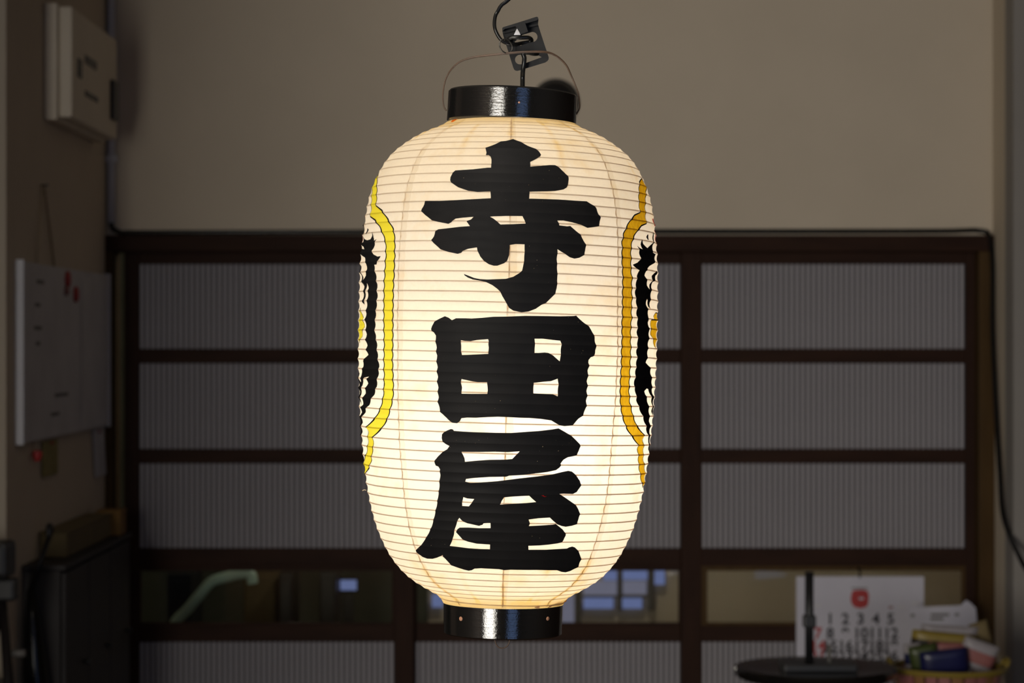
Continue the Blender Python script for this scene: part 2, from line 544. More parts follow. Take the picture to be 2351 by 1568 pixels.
PD = 9.58
ps = PD / F
wr = empty('glow_panes', W(1415, 1440, PD))  # emissive blue and grey panes fixed to the passage wall
struct(wr, 'blue and grey glowing panes seen through the middle door glass', 'window')
def pane(nm, x0, x1, y0, y1, mt):
    a, b = W(x0, y1, PD - 0.01), W(x1, y0, PD - 0.01)
    return box(nm, a.x, b.x, PD - 0.012, PD - 0.006, a.z, b.z, M[mt], wr)
for x0, x1, y0, y1, mt in ((1385, 1416, 1299, 1332, 'blue_pane'), (1430, 1486, 1297, 1331, 'blue_pane'), (1503, 1526, 1303, 1342, 'blue_pane'), (1340, 1416, 1334, 1366, 'grey_pane'), (1430, 1484, 1334, 1364, 'grey_pane'),
                         (1340, 1408, 1371, 1397, 'blue_pane'), (1426, 1474, 1373, 1397, 'blue_pane'), (1290, 1318, 1364, 1434, 'grey_pane'), (992, 1018, 1364, 1394, 'blue_pane')):
    pane('pane', x0, x1, y0, y1, mt)
for x0, x1, y0, y1 in ((1418, 1428, 1294, 1400), (1334, 1488, 1366.5, 1370.5), (1320, 1334, 1340, 1436), (1488, 1500, 1294, 1400)):
    a, b = W(x0, y1, PD), W(x1, y0, PD)
    box('mullion', a.x, b.x, PD - 0.03, PD - 0.002, a.z, b.z, M['grey_plastic'], wr, 0.002)

# things standing in the passage
def passage_cabinet(label, x0, x1, top, d, mat):
    a, b = W(x0, top, d), W(x1, top, d)
    r = empty('locker', (0.5 * (a.x + b.x), d + 0.15, 0))
    tag(r, label, 'locker')
    box('body', a.x, b.x, d, d + 0.3, 0.0, a.z, mat, r, 0.004)
    box('door', a.x + 0.006, b.x - 0.006, d - 0.012, d - 0.001, 0.08, a.z - 0.02, mat, r, 0.003)
    return r
passage_cabinet('black locker behind the left end of the left door glass', 384, 440, 1318, 8.55, M['black_plastic'])
passage_cabinet('narrow black locker behind the middle of the left door glass', 640, 672, 1316, 8.75, M['black_plastic'])
passage_cabinet('black locker near the blue screen behind the left door glass', 733, 772, 1312, 8.75, M['black_plastic'])
passage_cabinet('brown locker between the black lockers in the passage', 560, 632, 1308, 8.85, M['tan_card'])
r = empty('bent_rail', W(480, 1420, 8.2))
r.location.z = 0
tag(r, 'pale green bent rail glinting behind the left door glass', 'rail')
pts = [W(400, 1436, 8.2), W(430, 1400, 8.2), W(462, 1362, 8.2), W(486, 1336, 8.2), W(520, 1325, 8.2), W(556, 1317, 8.2), W(576, 1320, 8.2), W(580, 1340, 8.2)]
pts = [Vector((pts[0].x, 8.2, 0.0)), Vector((pts[0].x, 8.2, pts[0].z - 0.1))] + pts
tube('tube', [p - r.location for p in catmull(pts, 6)], 0.018, M['pale_green'], r, 8)
lathe('foot', [(0, 0.0), (0.05, 0.0), (0.05, 0.01), (0, 0.012)], M['pale_green'], r, 20, loc=Vector((pts[0].x, 8.2, 0)) - r.location)
r = empty('monitor', (W(800, 1350, 8.9).x, 8.9, 0))
tag(r, 'small blue-lit screen on a stand in the passage behind the left door', 'monitor')
a, b = W(782, 1354, 8.9), W(819, 1331, 8.9)
box('screen', a.x, b.x, 8.885, 8.889, a.z, b.z, M['blue_pane'], r)
box('housing', a.x - 0.008, b.x + 0.008, 8.89, 8.93, a.z - 0.008, b.z + 0.008, M['black_plastic'], r, 0.004)
box('stand', r.location.x - 0.02, r.location.x + 0.02, 8.90, 8.92, 0.0, a.z - 0.008, M['black_plastic'], r, 0.003)
lp = empty('passage_fill_lamp', (0.25, 8.5, CEIL))
tag(lp, 'small unseen lamp added to light the passage behind the doors', 'lamp')
lathe('canopy', [(0, -0.001), (0.06, -0.001), (0.06, -0.025), (0.01, -0.04), (0, -0.04)], M['white_plastic'], lp, 24)
tube('cord', [(0, 0, -0.04), (0, 0, -0.52)], 0.004, M['black_rubber'], lp)
lathe('shade', [(0.012, -0.5), (0.03, -0.51), (0.11, -0.6), (0.108, -0.602), (0.028, -0.515), (0.012, -0.505)], M['white_plastic'], lp, 32, closed=True)

# ------------------------------------------------------------------ left wall
# conduit in the corner and the cable over the doors
cd = empty('conduit', W(253, 500, WD - 0.03))
tag(cd, 'white conduit pipe running down the corner behind the cream box', 'conduit')
o_ = cd.location.copy()
xk = XL + 0.016
tube('pipe', [Vector((xk, WD - 0.018, z)) - o_ for z in (CEIL, 2.4, 2.1, EYE + (CY - 512) * SW)], 0.0125, M['white_plastic'], cd, 12)
for z in (2.0, 2.62):
    box('clip', xk - 0.015, xk + 0.020, WD - 0.033, WD - 0.001, z, z + 0.02, M['white_plastic'], cd, 0.002)
zl = EYE + (CY - 534.5) * SW
cb = [Vector((xk, WD - 0.018, EYE + (CY - 511) * SW)), Vector((xk + 0.006, WD - 0.018, zl + 0.012)), Vector((xk + 0.03, WD - 0.02, zl)), Vector((xk + 0.06, WD - 0.02, zl)), Vector((xk + 0.2, WD - 0.02, zl)), Vector((0, WD - 0.02, zl + 0.003)),
      Vector((1.2, WD - 0.02, zl + 0.004)), Vector((XR - 0.10, WD - 0.02, zl + 0.006)), Vector((XR - 0.05, WD - 0.02, zl + 0.006)), Vector((XR - 0.018, WD - 0.03, zl - 0.01)), Vector((XR - 0.010, WD - 0.05, zl - 0.10)),
      W(2288, 760, 7.42), W(2294, 960, 7.36), W(2308, 1080, 7.31), W(2324, 1190, 7.25), W(2344, 1285, 7.03), W(2375, 1345, 7.0), W(2420, 1500, 6.9)]
for p in cb[11:15]: p.x = min(p.x, XR - 0.016)
cb.append(Vector((cb[-1].x + 0.02, cb[-1].y, 0.008)))
cbo = tube('cable', catmull(cb, 8), 0.0075, M['black_rubber'])
tag(cbo, 'dark cable running above the doors and down the right wall', 'cable')

# breaker box on the left wall
bx0, bx1 = XL + 0.001, XL + 0.073
bb = empty('breaker_box', (XL, 6.87, 2.04))
tag(bb, 'cream plastic breaker box on the left wall near the ceiling', 'breaker box')
box('base', bx0, XL + 0.036, 6.49, 7.26, 2.04, 2.352, M['cream_plastic'], bb, 0.006)
box('cover', XL + 0.0365, bx1, 6.505, 7.245, 2.048, 2.345, M['cream_plastic'], bb, 0.008)
box('latch', bx1 + 0.0005, bx1 + 0.012, 7.12, 7.21, 2.10, 2.215, M['black_plastic'], bb, 0.003)
box('indicator_window', bx1 + 0.0002, bx1 + 0.004, 6.585, 6.64, 2.165, 2.215, M['black_plastic'], bb, 0.001)
box('name_plate', bx1 + 0.0002, bx1 + 0.003, 6.70, 6.88, 2.215, 2.238, M['grey_plastic'], bb, 0.001)
box('name_plate', bx1 + 0.0002, bx1 + 0.003, 6.70, 6.90, 2.125, 2.140, M['grey_plastic'], bb, 0.001)
tag(bb.children[2], 'black latch')

# whiteboard hanging by a string
wb = empty('whiteboard', (XL, 6.75, 1.19))
tag(wb, 'long grey-white board hanging by a string on the left wall', 'whiteboard')
box('board', XL + 0.002, XL + 0.018, 6.12, 7.44, 1.194, 1.652, M['paper_grey'], wb, 0.002)
for y0, y1, z0, z1 in ((6.115, 6.135, 1.19, 1.656), (7.425, 7.445, 1.19, 1.656)):
    box('edge_trim', XL + 0.001, XL + 0.022, y0, y1, z0, z1, M['white_plastic'], wb, 0.002)
tube('hanging_string', [Vector((XL + 0.008, y, z)) - wb.location for y, z in ((6.36, 1.65), (6.44, 1.86), (6.46, 1.86), (6.60, 1.65))], 0.003, M['string'], wb, 6)
tube('nail', [Vector((XL, 6.45, 1.862)) - wb.location, Vector((XL + 0.02, 6.45, 1.864)) - wb.location], 0.003, M['steel'], wb, 6)
# faint writing on the board
for i, (y, z, l) in enumerate(((6.3, 1.60, .10), (6.28, 1.54, .07), (6.27, 1.48, .10), (6.29, 1.44, .06), (6.55, 1.30, .2), (6.5, 1.25, .12))):
    box('writing_line', XL + 0.0181, XL + 0.0186, y, y + l, z, z + 0.010, M['grey_plastic'], wb)
def magnet(label, px, py, r, mat):
    d = -(XL + 0.019) * F / (CX - px)
    z = EYE + (CY - py) * d / F
    o = empty('magnet', (XL + 0.0185, d, z))
    tag(o, label, 'magnet', 'magnets on the whiteboard')
    mt = lathe('cap', [(0, 0.010), (r * 0.8, 0.010), (r, 0.007), (r, 0.0)], mat, o, 20)
    mt.rotation_euler = (0, math.pi / 2, 0)
    mt2 = lathe('disc', [(0, 0.0), (r * 0.9, 0.0), (r * 0.9, -0.0004), (0, -0.0004)], M['steel'], o, 20)
    mt2.rotation_euler = (0, math.pi / 2, 0)
magnet('red magnet nearest the top edge of the whiteboard', 153, 641, 0.022, M['red'])
magnet('lower right red magnet on the whiteboard', 172, 676, 0.022, M['red'])
magnet('small dull red magnet left of the lower red one on the whiteboard', 150, 668, 0.012, M['pink_plastic'])
sh = box('paper_sheet', XL + 0.0192, XL + 0.0200, 6.95, 7.40, 1.20, 1.635, M['paper_grey'])
tag(sh, 'grey printed sheet on the far half of the whiteboard', 'paper')
# things dangling below the board
def hang(name, label, cat, y0, y1, z0, z1, mat, skew=0.0, group=None):
    o = empty(name, (XL, (y0 + y1) / 2, z1))
    tag(o, label, cat, group)
    v = []
    for x in (0.004, 0.007):
        v += [(x, y0 - o.location.y + skew, z0 - z1), (x, y1 - o.location.y + skew, z0 - z1), (x, y1 - o.location.y, 0), (x, y0 - o.location.y, 0)]
    link('sheet', mesh('sheet', v, [(0, 1, 2, 3), (7, 6, 5, 4), (0, 4, 5, 1), (1, 5, 6, 2), (2, 6, 7, 3), (3, 7, 4, 0)]), mat, o)
    tube('pin', [(0, 0, -0.008), (0.014, 0, -0.008)], 0.004, M['red'], o, 8)
    return o
hang('tag_card', 'yellowish card pinned below the whiteboard', 'card', 6.45, 6.66, 1.09, 1.185, M['yellow_tag'])
hang('paper_strip', 'slanting grey paper strip pinned by the door jamb', 'paper strip', 7.22, 7.40, 1.045, 1.188, M['paper_grey'], 0.05)
o = empty('key_holder', (XL, 6.32, 1.17)); tag(o, 'small red key hanging under the whiteboard near edge', 'key holder')
tube('cord', [(0.006, 0, 0.02), (0.006, 0.0, 0.0)], 0.002, M['string'], o, 6)
lathe('fob', [(0, 0.0), (0.012, -0.004), (0.014, -0.015), (0.008, -0.03), (0, -0.032)], M['red'], o, 16, loc=(0.016, 0, 0.0))

# bottom left: dark cabinet, boxes, umbrella, black stand
cab = empty('shoe_cabinet', (XL + 0.06, 6.73, 0))
tag(cab, 'shallow dark wooden cabinet along the left wall', 'cabinet')
box('carcass', XL + 0.002, XL + 0.098, 6.20, 7.26, 0.0, 0.868, M['dark_cabinet'], cab, 0.003)
box('top', XL + 0.002, XL + 0.113, 6.19, 7.27, 0.868, 0.882, M['dark_cabinet'], cab, 0.003)
for y0, y1 in ((6.21, 6.55), (6.56, 6.90), (6.91, 7.25)):
    dr = box('door', XL + 0.099, XL + 0.110, y0, y1, 0.05, 0.86, M['dark_cabinet'], cab, 0.002)
    kn = lathe('knob', [(0, 0.018), (0.008, 0.016), (0.009, 0.010), (0.004, 0.004), (0.004, 0)], M['black_plastic'], dr, 12, loc=(0.0055, 0.1, 0.55))
    kn.rotation_euler = (0, math.pi / 2, 0)
o = empty('cardboard_box', (XL + 0.045, 6.8, 0.882)); tag(o, 'low tan cardboard box on top of the dark cabinet', 'box')
box('carton', XL + 0.004, XL + 0.075, 6.42, 7.12, 0.8825, 0.946, M['tan_card'], o, 0.002)
box('flap', XL + 0.003, XL + 0.078, 6.41, 6.78, 0.9463, 0.9485, M['tan_card'], o, 0.0005)
box('flap', XL + 0.003, XL + 0.078, 6.785, 7.13, 0.9463, 0.9485, M['tan_card'], o, 0.0005)
o = empty('amber_box', (XL + 0.07, 7.2, 0.882)); tag(o, 'small amber carton at the far end of the dark cabinet', 'box')
box('carton', XL + 0.03, XL + 0.10, 7.14, 7.24, 0.8825, 0.945, M['amber_card'], o, 0.002)
box('lid', XL + 0.028, XL + 0.102, 7.138, 7.242, 0.9453, 0.955, M['amber_card'], o, 0.002)

um = empty('umbrella', W(128, 1560, 6.12)); um.location.z = 0
tag(um, 'black folded umbrella leaning at the near end of the dark cabinet', 'umbrella')
b0 = Vector((XL + 0.12, 6.14, 0.01)); b1 = W(136, 1352, 6.16); b2 = W(117, 1222, 6.2)
b1.x = XL + 0.03; b2.x = max(b2.x, XL + 0.012)
b0.x = XL + 0.09
L_ = um.location
tube('shaft', [b1 - L_, b2 - L_], 0.007, M['black_plastic'], um, 8)
path = [b0.lerp(b1, t) - L_ for t in np.linspace(0, 1, 12)]
tube('canopy', path, [0.006, 0.014, 0.02, 0.026, 0.03, 0.033, 0.034, 0.034, 0.031, 0.026, 0.02, 0.009], M['black_rubber'], um, 10)
hk = [b2 + Vector((0, 0, 0)), b2 + Vector((0, -0.004, 0.012)), b2 + Vector((0.0, -0.02, 0.018)), b2 + Vector((0, -0.03, 0.008)), b2 + Vector((0, -0.03, -0.01))]
tube('handle', [p - L_ for p in catmull(hk, 4)], 0.008, M['black_plastic'], um, 8)

st = empty('black_stand', (W(0, 1500, 5.8).x, 5.8, 0))
tag(st, 'black-headed floor stand with grey legs at the lower left edge', 'stand')
c = W(0, 1282, 5.8)
hd = box('head', c.x - 0.09, c.x + 0.028, 5.74, 5.86, c.z - 0.045, c.z + 0.042, M['black_plastic'], st, 0.014)
box('collar', c.x - 0.03, c.x + 0.040, 5.77, 5.83, c.z - 0.100, c.z - 0.047, M['black_plastic'], st, 0.008)
for k, (dx, dy) in enumerate(((0.05, -0.1), (-0.22, -0.06), (0.02, 0.12))):
    lg = tube('leg', [Vector((c.x + 0.005, 5.8, c.z - 0.09)) - st.location, Vector((c.x + 0.02 + dx * .4, 5.8 + dy * .5, 0.45)) - st.location, Vector((c.x + dx, 5.8 + dy, 0.0)) - st.location], 0.010, M['dark_cabinet'], st, 8)
box('base_box', c.x - 0.16, c.x + 0.02, 5.72, 5.88, 0.45, 0.64, M['black_plastic'], st, 0.01)
q = W(58, 1500, 5.76)
tube('knob', [q - st.location + Vector((-0.03, 0, 0)), q - st.location], 0.009, M['grey_plastic'], st, 10)

# dark round device on the wall behind the lantern's upper ring
dv = empty('wall_bell', W(1275, 236, WD))
tag(dv, 'dark round bell on the wall behind the lantern top', 'bell')
lathe('dome', [(0, -0.062), (0.03, -0.060), (0.055, -0.048), (0.066, -0.03), (0.068, -0.012), (0.068, -0.008)], M['black_plastic'], dv, 40, axis='Y')
lathe('rim', [(0.060, -0.0005), (0.074, -0.0005), (0.074, -0.008), (0.060, -0.008)], M['dark_cabinet'], dv, 40, axis='Y', closed=True)
lathe('screw', [(0, -0.067), (0.007, -0.066), (0.008, -0.061)], M['red'], dv, 12, axis='Y')

# ------------------------------------------------------------------ right: calendar, paper, table, basket
CD = WD - 0.005
cal = empty('wall_calendar', W(1974, 1516, CD))
tag(cal, 'white wall calendar with a red emblem hung on the right door', 'calendar')
a, b = W(1828, 1516, CD), W(2121, 1323, CD)
L_ = cal.location
box('page', a.x, b.x, CD - 0.004, CD, a.z, b.z, M['paper_white'], cal, 0.0005)
box('page', a.x + 0.002, b.x - 0.002, CD + 0.0005, CD + 0.003, a.z + 0.002, b.z - 0.001, M['paper_white'], cal)
tube('hook', [W(1974, 1327, CD - 0.006) - L_, W(1974, 1312, CD) - L_, Vector((W(1974, 1312, CD).x, WD + 0.034, W(1974, 1306, CD).z)) - L_], 0.003, M['black_plastic'], cal, 8)
def put_text(s, px, py, size_px, mat, parent, d, name='number'):
    me = text_mesh(s, size_px * d / F * 1.35)
    me.name = name
    me.materials.clear(); me.materials.append(mat)
    o = bpy.data.objects.new(name, me)
    COL.objects.link(o)
    o.parent = parent
    o.rotation_euler = (math.pi / 2, 0, 0)
    o.location = W(px, py, d) - parent.location
    return o
cols = [1878, 1906, 1941, 1976, 2011, 2045, 2078]
td = CD - 0.0045
for r_, y in enumerate((1422, 1455, 1484, 1508)):
    for c_, x in enumerate(cols):
        n = r_ * 7 + c_
        if n < 1 or (x > 2060): continue
        put_text(str(n), x, y, 26, M['red'] if c_ == 0 else M['print'], cal, td)
em = [(1955, 1362), (1958, 1356), (1968, 1354), (1984, 1354), (1992, 1357), (1995, 1366), (1994, 1384), (1990, 1393), (1976, 1397), (1962, 1394), (1955, 1386), (1953, 1374)]
ho = [(1971, 1373), (1974, 1371.5), (1983, 1372), (1984, 1375), (1980, 1377), (1973, 1376.5)]
plate('emblem', [em, ho], lambda x, y, t: W(x, y, td - t) - L_, 0.0004, M['red'], cal)
bar = [(1955, 1349), (1992, 1349), (1992, 1352), (1955, 1352)]
plate('heading', [bar], lambda x, y, t: W(x, y, td - t) - L_, 0.0004, M['grey_plastic'], cal)
for i, (x, y, w_) in enumerate(((2040, 1392, 10), (2062, 1390, 14), (2092, 1382, 20), (1870, 1388, 14))):
    plate('heading', [[(x, y), (x + w_, y), (x + w_, y + 5), (x, y + 5)]], lambda x, y, t: W(x, y, td - t) - L_, 0.0004, M['pink_plastic'] if i == 0 else M['paper_grey'], cal)

ND = 7.30
nt_ = empty('notice_sheet', W(2160, 1520, ND))
tag(nt_, 'white notice sheet with grey print standing behind the basket', 'notice')
L_ = nt_.location
plate('sheet', [[(2086, 1395), (2150, 1392), (2205, 1390), (2218, 1378), (2228, 1384), (2240, 1396), (2244, 1440), (2250, 1700), (2084, 1700)]], lambda x, y, t: W(x, y, ND + t) - L_, 0.002, M['paper_white'], nt_)
for x, y, w_ in ((2091, 1410, 9), (2137, 1408, 42), (2136, 1418, 30), (2192, 1408, 10)):
    plate('print_line', [[(x, y), (x + w_, y), (x + w_, y + 6), (x, y + 6)]], lambda x, y, t: W(x, y, ND - 0.0006 - t) - L_, 0.0003, M['grey_plastic'], nt_)

# round black table
TD = 6.30
tc_ = W(1872, 1530, TD)
tb = empty('round_table', (tc_.x, TD, 0))
tag(tb, 'round black table in front of the right door', 'table')
h = tc_.z
lathe('top', [(0, h - 0.03), (0.195, h - 0.03), (0.205, h - 0.024), (0.210, h - 0.008), (0.206, h), (0, h)], M['gloss_black'], tb, 56)
lathe('column', [(0.022, 0.03), (0.022, h - 0.03)], M['black_plastic'], tb, 20)
lathe('foot', [(0, 0), (0.17, 0), (0.17, 0.012), (0.05, 0.03), (0, 0.03)], M['black_plastic'], tb, 40)
# device with an upright black pole on that table
po = empty('pole_stand', (W(1862, 1540, 6.24).x, 6.24, h))
tag(po, 'black box with a tall upright pole on the round table', 'stand')
a, b = W(1795, 1552, 6.24), W(1962, 1515, 6.24)
box('base_box', a.x, b.x, 6.18, 6.30, h + 0.0005, h + 0.020, M['black_plastic'], po, 0.004)
pz = W(1858, 1313, 6.24)
tube('pole', [Vector((pz.x, 6.24, h + 0.018)) - po.location, Vector((pz.x, 6.24, pz.z)) - po.location], 0.0112, M['black_plastic'], po, 14)
box('clamp', pz.x - 0.016, pz.x + 0.016, 6.222, 6.258, W(0, 1440, 6.24).z, W(0, 1412, 6.24).z, M['black_plastic'], po, 0.004)
q = W(1902, 1478, 6.24)
tube('short_rod', [Vector((q.x, 6.22, h + 0.018)) - po.location, Vector((q.x, 6.22, q.z)) - po.location], 0.006, M['grey_plastic'], po, 10)

# basket on a low bench
BD = 6.45
bc = W(2176, 1527, BD)
bn = empty('bench', (bc.x, BD, 0)); tag(bn, 'low dark bench under the yellow and pink basket', 'bench')
bz = bc.z - 0.15
box('seat', bc.x - 0.19, bc.x + 0.19, BD - 0.16, BD + 0.16, bz - 0.03, bz, M['dark_cabinet'], bn, 0.004)
for sx in (-1, 1):
    for sy in (-1, 1):
        x, y = bc.x + sx * 0.16, BD + sy * 0.13
        box('leg', x - 0.02, x + 0.02, y - 0.02, y + 0.02, 0, bz - 0.03, M['dark_cabinet'], bn, 0.003)
bk = empty('basket', (bc.x, BD, bz)); tag(bk, 'yellow and pink woven plastic basket full of packets', 'basket')
R1, R0, H = 0.150, 0.118, 0.150
lathe('floor_plate', [(0, 0.001), (R0 - .004, 0.001), (R0 - .004, 0.006), (0, 0.006)], M['pink_plastic'], bk, 40)
NS = 26
for i in range(NS):                      # upright slats
    a0 = 2 * math.pi * (i + 0.08) / NS; a1 = 2 * math.pi * (i + 0.92) / NS
    v = []
    for rr in (0.0, -0.003):
        for k in range(3):
            aa = a0 + (a1 - a0) * k / 2
            v += [((R0 + rr) * math.cos(aa), (R0 + rr) * math.sin(aa), 0.004), ((R1 - 0.006 + rr) * math.cos(aa), (R1 - 0.006 + rr) * math.sin(aa), H - 0.012)]
    f = [(0, 2, 3, 1), (2, 4, 5, 3), (7, 9, 8, 6), (9, 11, 10, 8), (0, 1, 7, 6), (4, 10, 11, 5), (1, 3, 9, 7), (3, 5, 11, 9), (0, 6, 8, 2), (2, 8, 10, 4)]
    link('slat', mesh('slat', v, f), M[('pink_plastic', 'orange_plastic', 'pink_plastic')[i % 3]], bk)
for zz, rr in ((0.05, R0 + 0.010), (0.095, R0 + 0.020)):
    lathe('band', [(rr, zz), (rr + 0.004, zz + 0.006), (rr, zz + 0.012), (rr - 0.002, zz + 0.006)], M['orange_plastic'], bk, 40, closed=True)
lathe('rim', [(R1 - 0.008, H - 0.014), (R1 + 0.004, H - 0.014), (R1 + 0.008, H - 0.006), (R1 + 0.004, H), (R1 - 0.008, H), (R1 - 0.010, H - 0.007)], M['yellow_plastic'], bk, 48, closed=True)
for sgn in (-1, 1):
    hp = [(sgn * (R1 - 0.002), -0.03, H - 0.004), (sgn * (R1 + 0.006), -0.02, H + 0.014), (sgn * (R1 + 0.006), 0.02, H + 0.014), (sgn * (R1 - 0.002), 0.03, H - 0.004)]
    tube('handle', catmull(hp, 5), 0.006, M['yellow_plastic'], bk, 8)

def packet(label, cx_, cy_, wpx, hpx, dep, tilt, mats, yaw=0.0):
    """a stuffed sachet: pillow body with crimped ends and a printed stripe"""
    p = W(cx_, cy_, BD + dep)
    s = (BD + dep) / F
    w2, h2, t2 = wpx * s / 2, hpx * s / 2, 0.012
    r = empty('packet', (p.x, p.y, p.z)); r.rotation_euler = (0.12, tilt, yaw)
    tag(r, label, 'packet', 'packets in the basket')
    nx, nz = 8, 8
    def pil(x0, x1, z0, z1, off, sc_=1.0):
        v, f = [], []
        for sd in (-1, 1):
            for j in range(nz + 1):
                for i in range(nx + 1):
                    u, q_ = x0 + (x1 - x0) * i / nx, z0 + (z1 - z0) * j / nz
                    t = t2 * sc_ * max(0, 1 - abs(u) ** 4) ** .5 * max(0, 1 - abs(q_) ** 4) ** .5 + 0.0006 + off
                    v.append((u * w2, sd * t, q_ * h2))
        n = (nx + 1) * (nz + 1)
        for j in range(nz):
            for i in range(nx):
                a_ = j * (nx + 1) + i
                f += [(a_, a_ + 1, a_ + nx + 2, a_ + nx + 1), (n + a_ + nx + 1, n + a_ + nx + 2, n + a_ + 1, n + a_)]
        for i in range(nx):
            f += [(i + 1, i, n + i, n + i + 1), (nz * (nx + 1) + i, nz * (nx + 1) + i + 1, n + nz * (nx + 1) + i + 1, n + nz * (nx + 1) + i)]
        for j in range(nz):
            a_, b_ = j * (nx + 1), (j + 1) * (nx + 1)
            f += [(a_, b_, n + b_, n + a_), (b_ + nx, a_ + nx, n + a_ + nx, n + b_ + nx)]
        return mesh('p', v, f)
    link('wrapper', pil(-1, 1, -1, 1, 0), M[mats[0]], r, smooth=True)
    if len(mats) > 1:
        link('printed_band', pil(-1, 1, -0.45, 0.35, 0.0006), M[mats[1]], r, smooth=True)
    return r
packet('white and blue topped packet standing tallest in the basket', 2178, 1470, 132, 70, 0.06, 0.06, ['grey_wrap', 'yellow_plastic'])
packet('yellow packet with a dark stripe leaning in the basket', 2165, 1482, 148, 62, 0.03, 0.10, ['yellow_plastic', 'dark_cabinet'])
packet('pinkish white packet in the middle of the basket', 2190, 1500, 120, 50, 0.0, 0.05, ['pink_plastic', 'grey_wrap'])
packet('green packet at the left front of the basket', 2122, 1512, 66, 66, -0.03, -0.2, ['green'])
packet('navy blue packet at the front of the basket', 2168, 1522, 110, 62, -0.055, -0.12, ['navy'])
packet('pale pink packet at the right side of the basket', 2244, 1506, 84, 72, -0.015, 0.35, ['grey_wrap', 'pink_plastic'])
packet('light blue packet at the left edge of the basket', 2096, 1508, 40, 64, 0.01, -0.1, ['grey_wrap', 'navy'])
packet('brown paper packet behind the others at the basket right', 2256, 1470, 44, 90, 0.07, -0.3, ['tan_card'])

# ------------------------------------------------------------------ THE LANTERN
LEAN, AWAY = math.radians(0.985), 0.012
AX0, HB = 1165.6, 674.0       # axis column at the horizon; pixels from there down to the foot
rot = Euler((-AWAY, LEAN, 0)).to_matrix()
origin = W(AX0, CY, LD) + rot @ Vector((0, 0, -HB * S))
lan = empty('paper_lantern', origin, (-AWAY, LEAN, 0))
tag(lan, 'glowing cream paper lantern with three black painted characters and black rims', 'lantern')
LM = Matrix.Translation(origin) @ rot.to_4x4()
LMI = LM.inverted()

prof = [(500, 149.5), (494, 157), (488, 170.9), (482, 187.3), (474, 206.7), (464, 224), (452, 242), (440, 258.3), (425, 275.1), (410, 287), (395, 296.6), (375, 306.5), (350, 317.5), (320, 326.3), (290, 331.4), (255, 336.3), (215, 340.3), (170, 343.2), (120, 344.1), (60, 344.3), (0, 344.2),
        (-60, 343.1), (-110, 340.7), (-160, 338.3), (-200, 335.3), (-240, 331), (-280, 326.8), (-315, 321.9), (-345, 317.3), (-370, 311.8), (-395, 305.5), (-420, 298.1), (-440, 290.3), (-460, 281.2), (-480, 271.1), (-500, 258.6), (-518, 244.3), (-534, 229.4), (-548, 212.4), (-560, 193.4), (-572, 172.1), (-581, 154.5), (-589, 141.5), (-594, 138.4), (-600, 137.9)]
pa = np.array(prof, float)
pz_, pr_ = (pa[:, 0] + HB) * S, pa[:, 1] * S
d = np.concatenate([[0], np.cumsum(np.hypot(np.diff(pz_), np.diff(pr_)))])
ST = d[-1]
sg = np.linspace(0, ST, 600)
zg, rg = np.interp(sg, d, pz_), np.interp(sg, d, pr_)
for _ in range(60):           # smooth the traced profile, ends held
    zg[1:-1] = (zg[:-2] + 2 * zg[1:-1] + zg[2:]) / 4
    rg[1:-1] = (rg[:-2] + 2 * rg[1:-1] + rg[2:]) / 4
d = np.concatenate([[0], np.cumsum(np.hypot(np.diff(zg), np.diff(rg)))])
ST = float(d[-1])
tz, tr_ = np.gradient(zg, d), np.gradient(rg, d)
nl = np.hypot(tz, tr_)
NR, NZ = -tz / nl, tr_ / nl    # outward normal in (r, z): going down the profile z falls
PITCH = 21.83 * S
SAG = 0.0013

def surf(theta, s, off=0.0, phase=None):
    """3D point on the pleated paper in lantern coordinates (arrays)"""
    theta = np.asarray(theta, float); s = np.clip(np.asarray(s, float), 0, ST)
    r, z = np.interp(s, d, rg), np.interp(s, d, zg)
    nr, nz = np.interp(s, d, NR), np.interp(s, d, NZ)
    if phase is None: phase = s / PITCH - theta / (2 * np.pi) - PH0
    f = phase - np.floor(phase)
    sag = SAG * (1 - np.abs(2 * f - 1) ** 2.0) * np.clip(np.minimum(s, ST - s) / 0.01, 0, 1) * np.clip(np.minimum(s, ST - s) / 0.13, 0.45, 1)
    e = off - sag
    r = r + nr * e; z = z + nz * e
    return np.stack([r * np.sin(theta), -r * np.cos(theta), z], -1)

cam_l = LMI @ Vector((0, 0, EYE))
def px_hit(px, py):
    """where the ray of a pixel meets the lantern: (theta, s)"""
    far = LMI @ W(px, py, LD + 0.02)
    dr = (far - cam_l)
    t = np.linspace(0.90, 1.0, 700)
    P = np.array(cam_l)[None, :] + t[:, None] * np.array(dr)[None, :]
    rad = np.hypot(P[:, 0], P[:, 1])
    zz = np.clip(P[:, 2], zg[-1], zg[0])
    R = np.interp(-zz, -zg, rg) - SAG * 0.6
    g = rad - R
    idx = np.nonzero(g <= 0)[0]
    if len(idx) and idx[0] > 0:
        i = idx[0]; k = g[i - 1] / (g[i - 1] - g[i])
        p = P[i - 1] + (P[i] - P[i - 1]) * k
    else:
        i = int(np.argmin(g)); p = P[i]
    th = math.atan2(p[0], -p[1])
    return th, float(np.interp(-p[2], -zg, d))
PH0 = 0.0
th_, s_ = px_hit(1165.5, 857)
PH0 = (s_ / PITCH - th_ / (2 * math.pi)) % 1.0

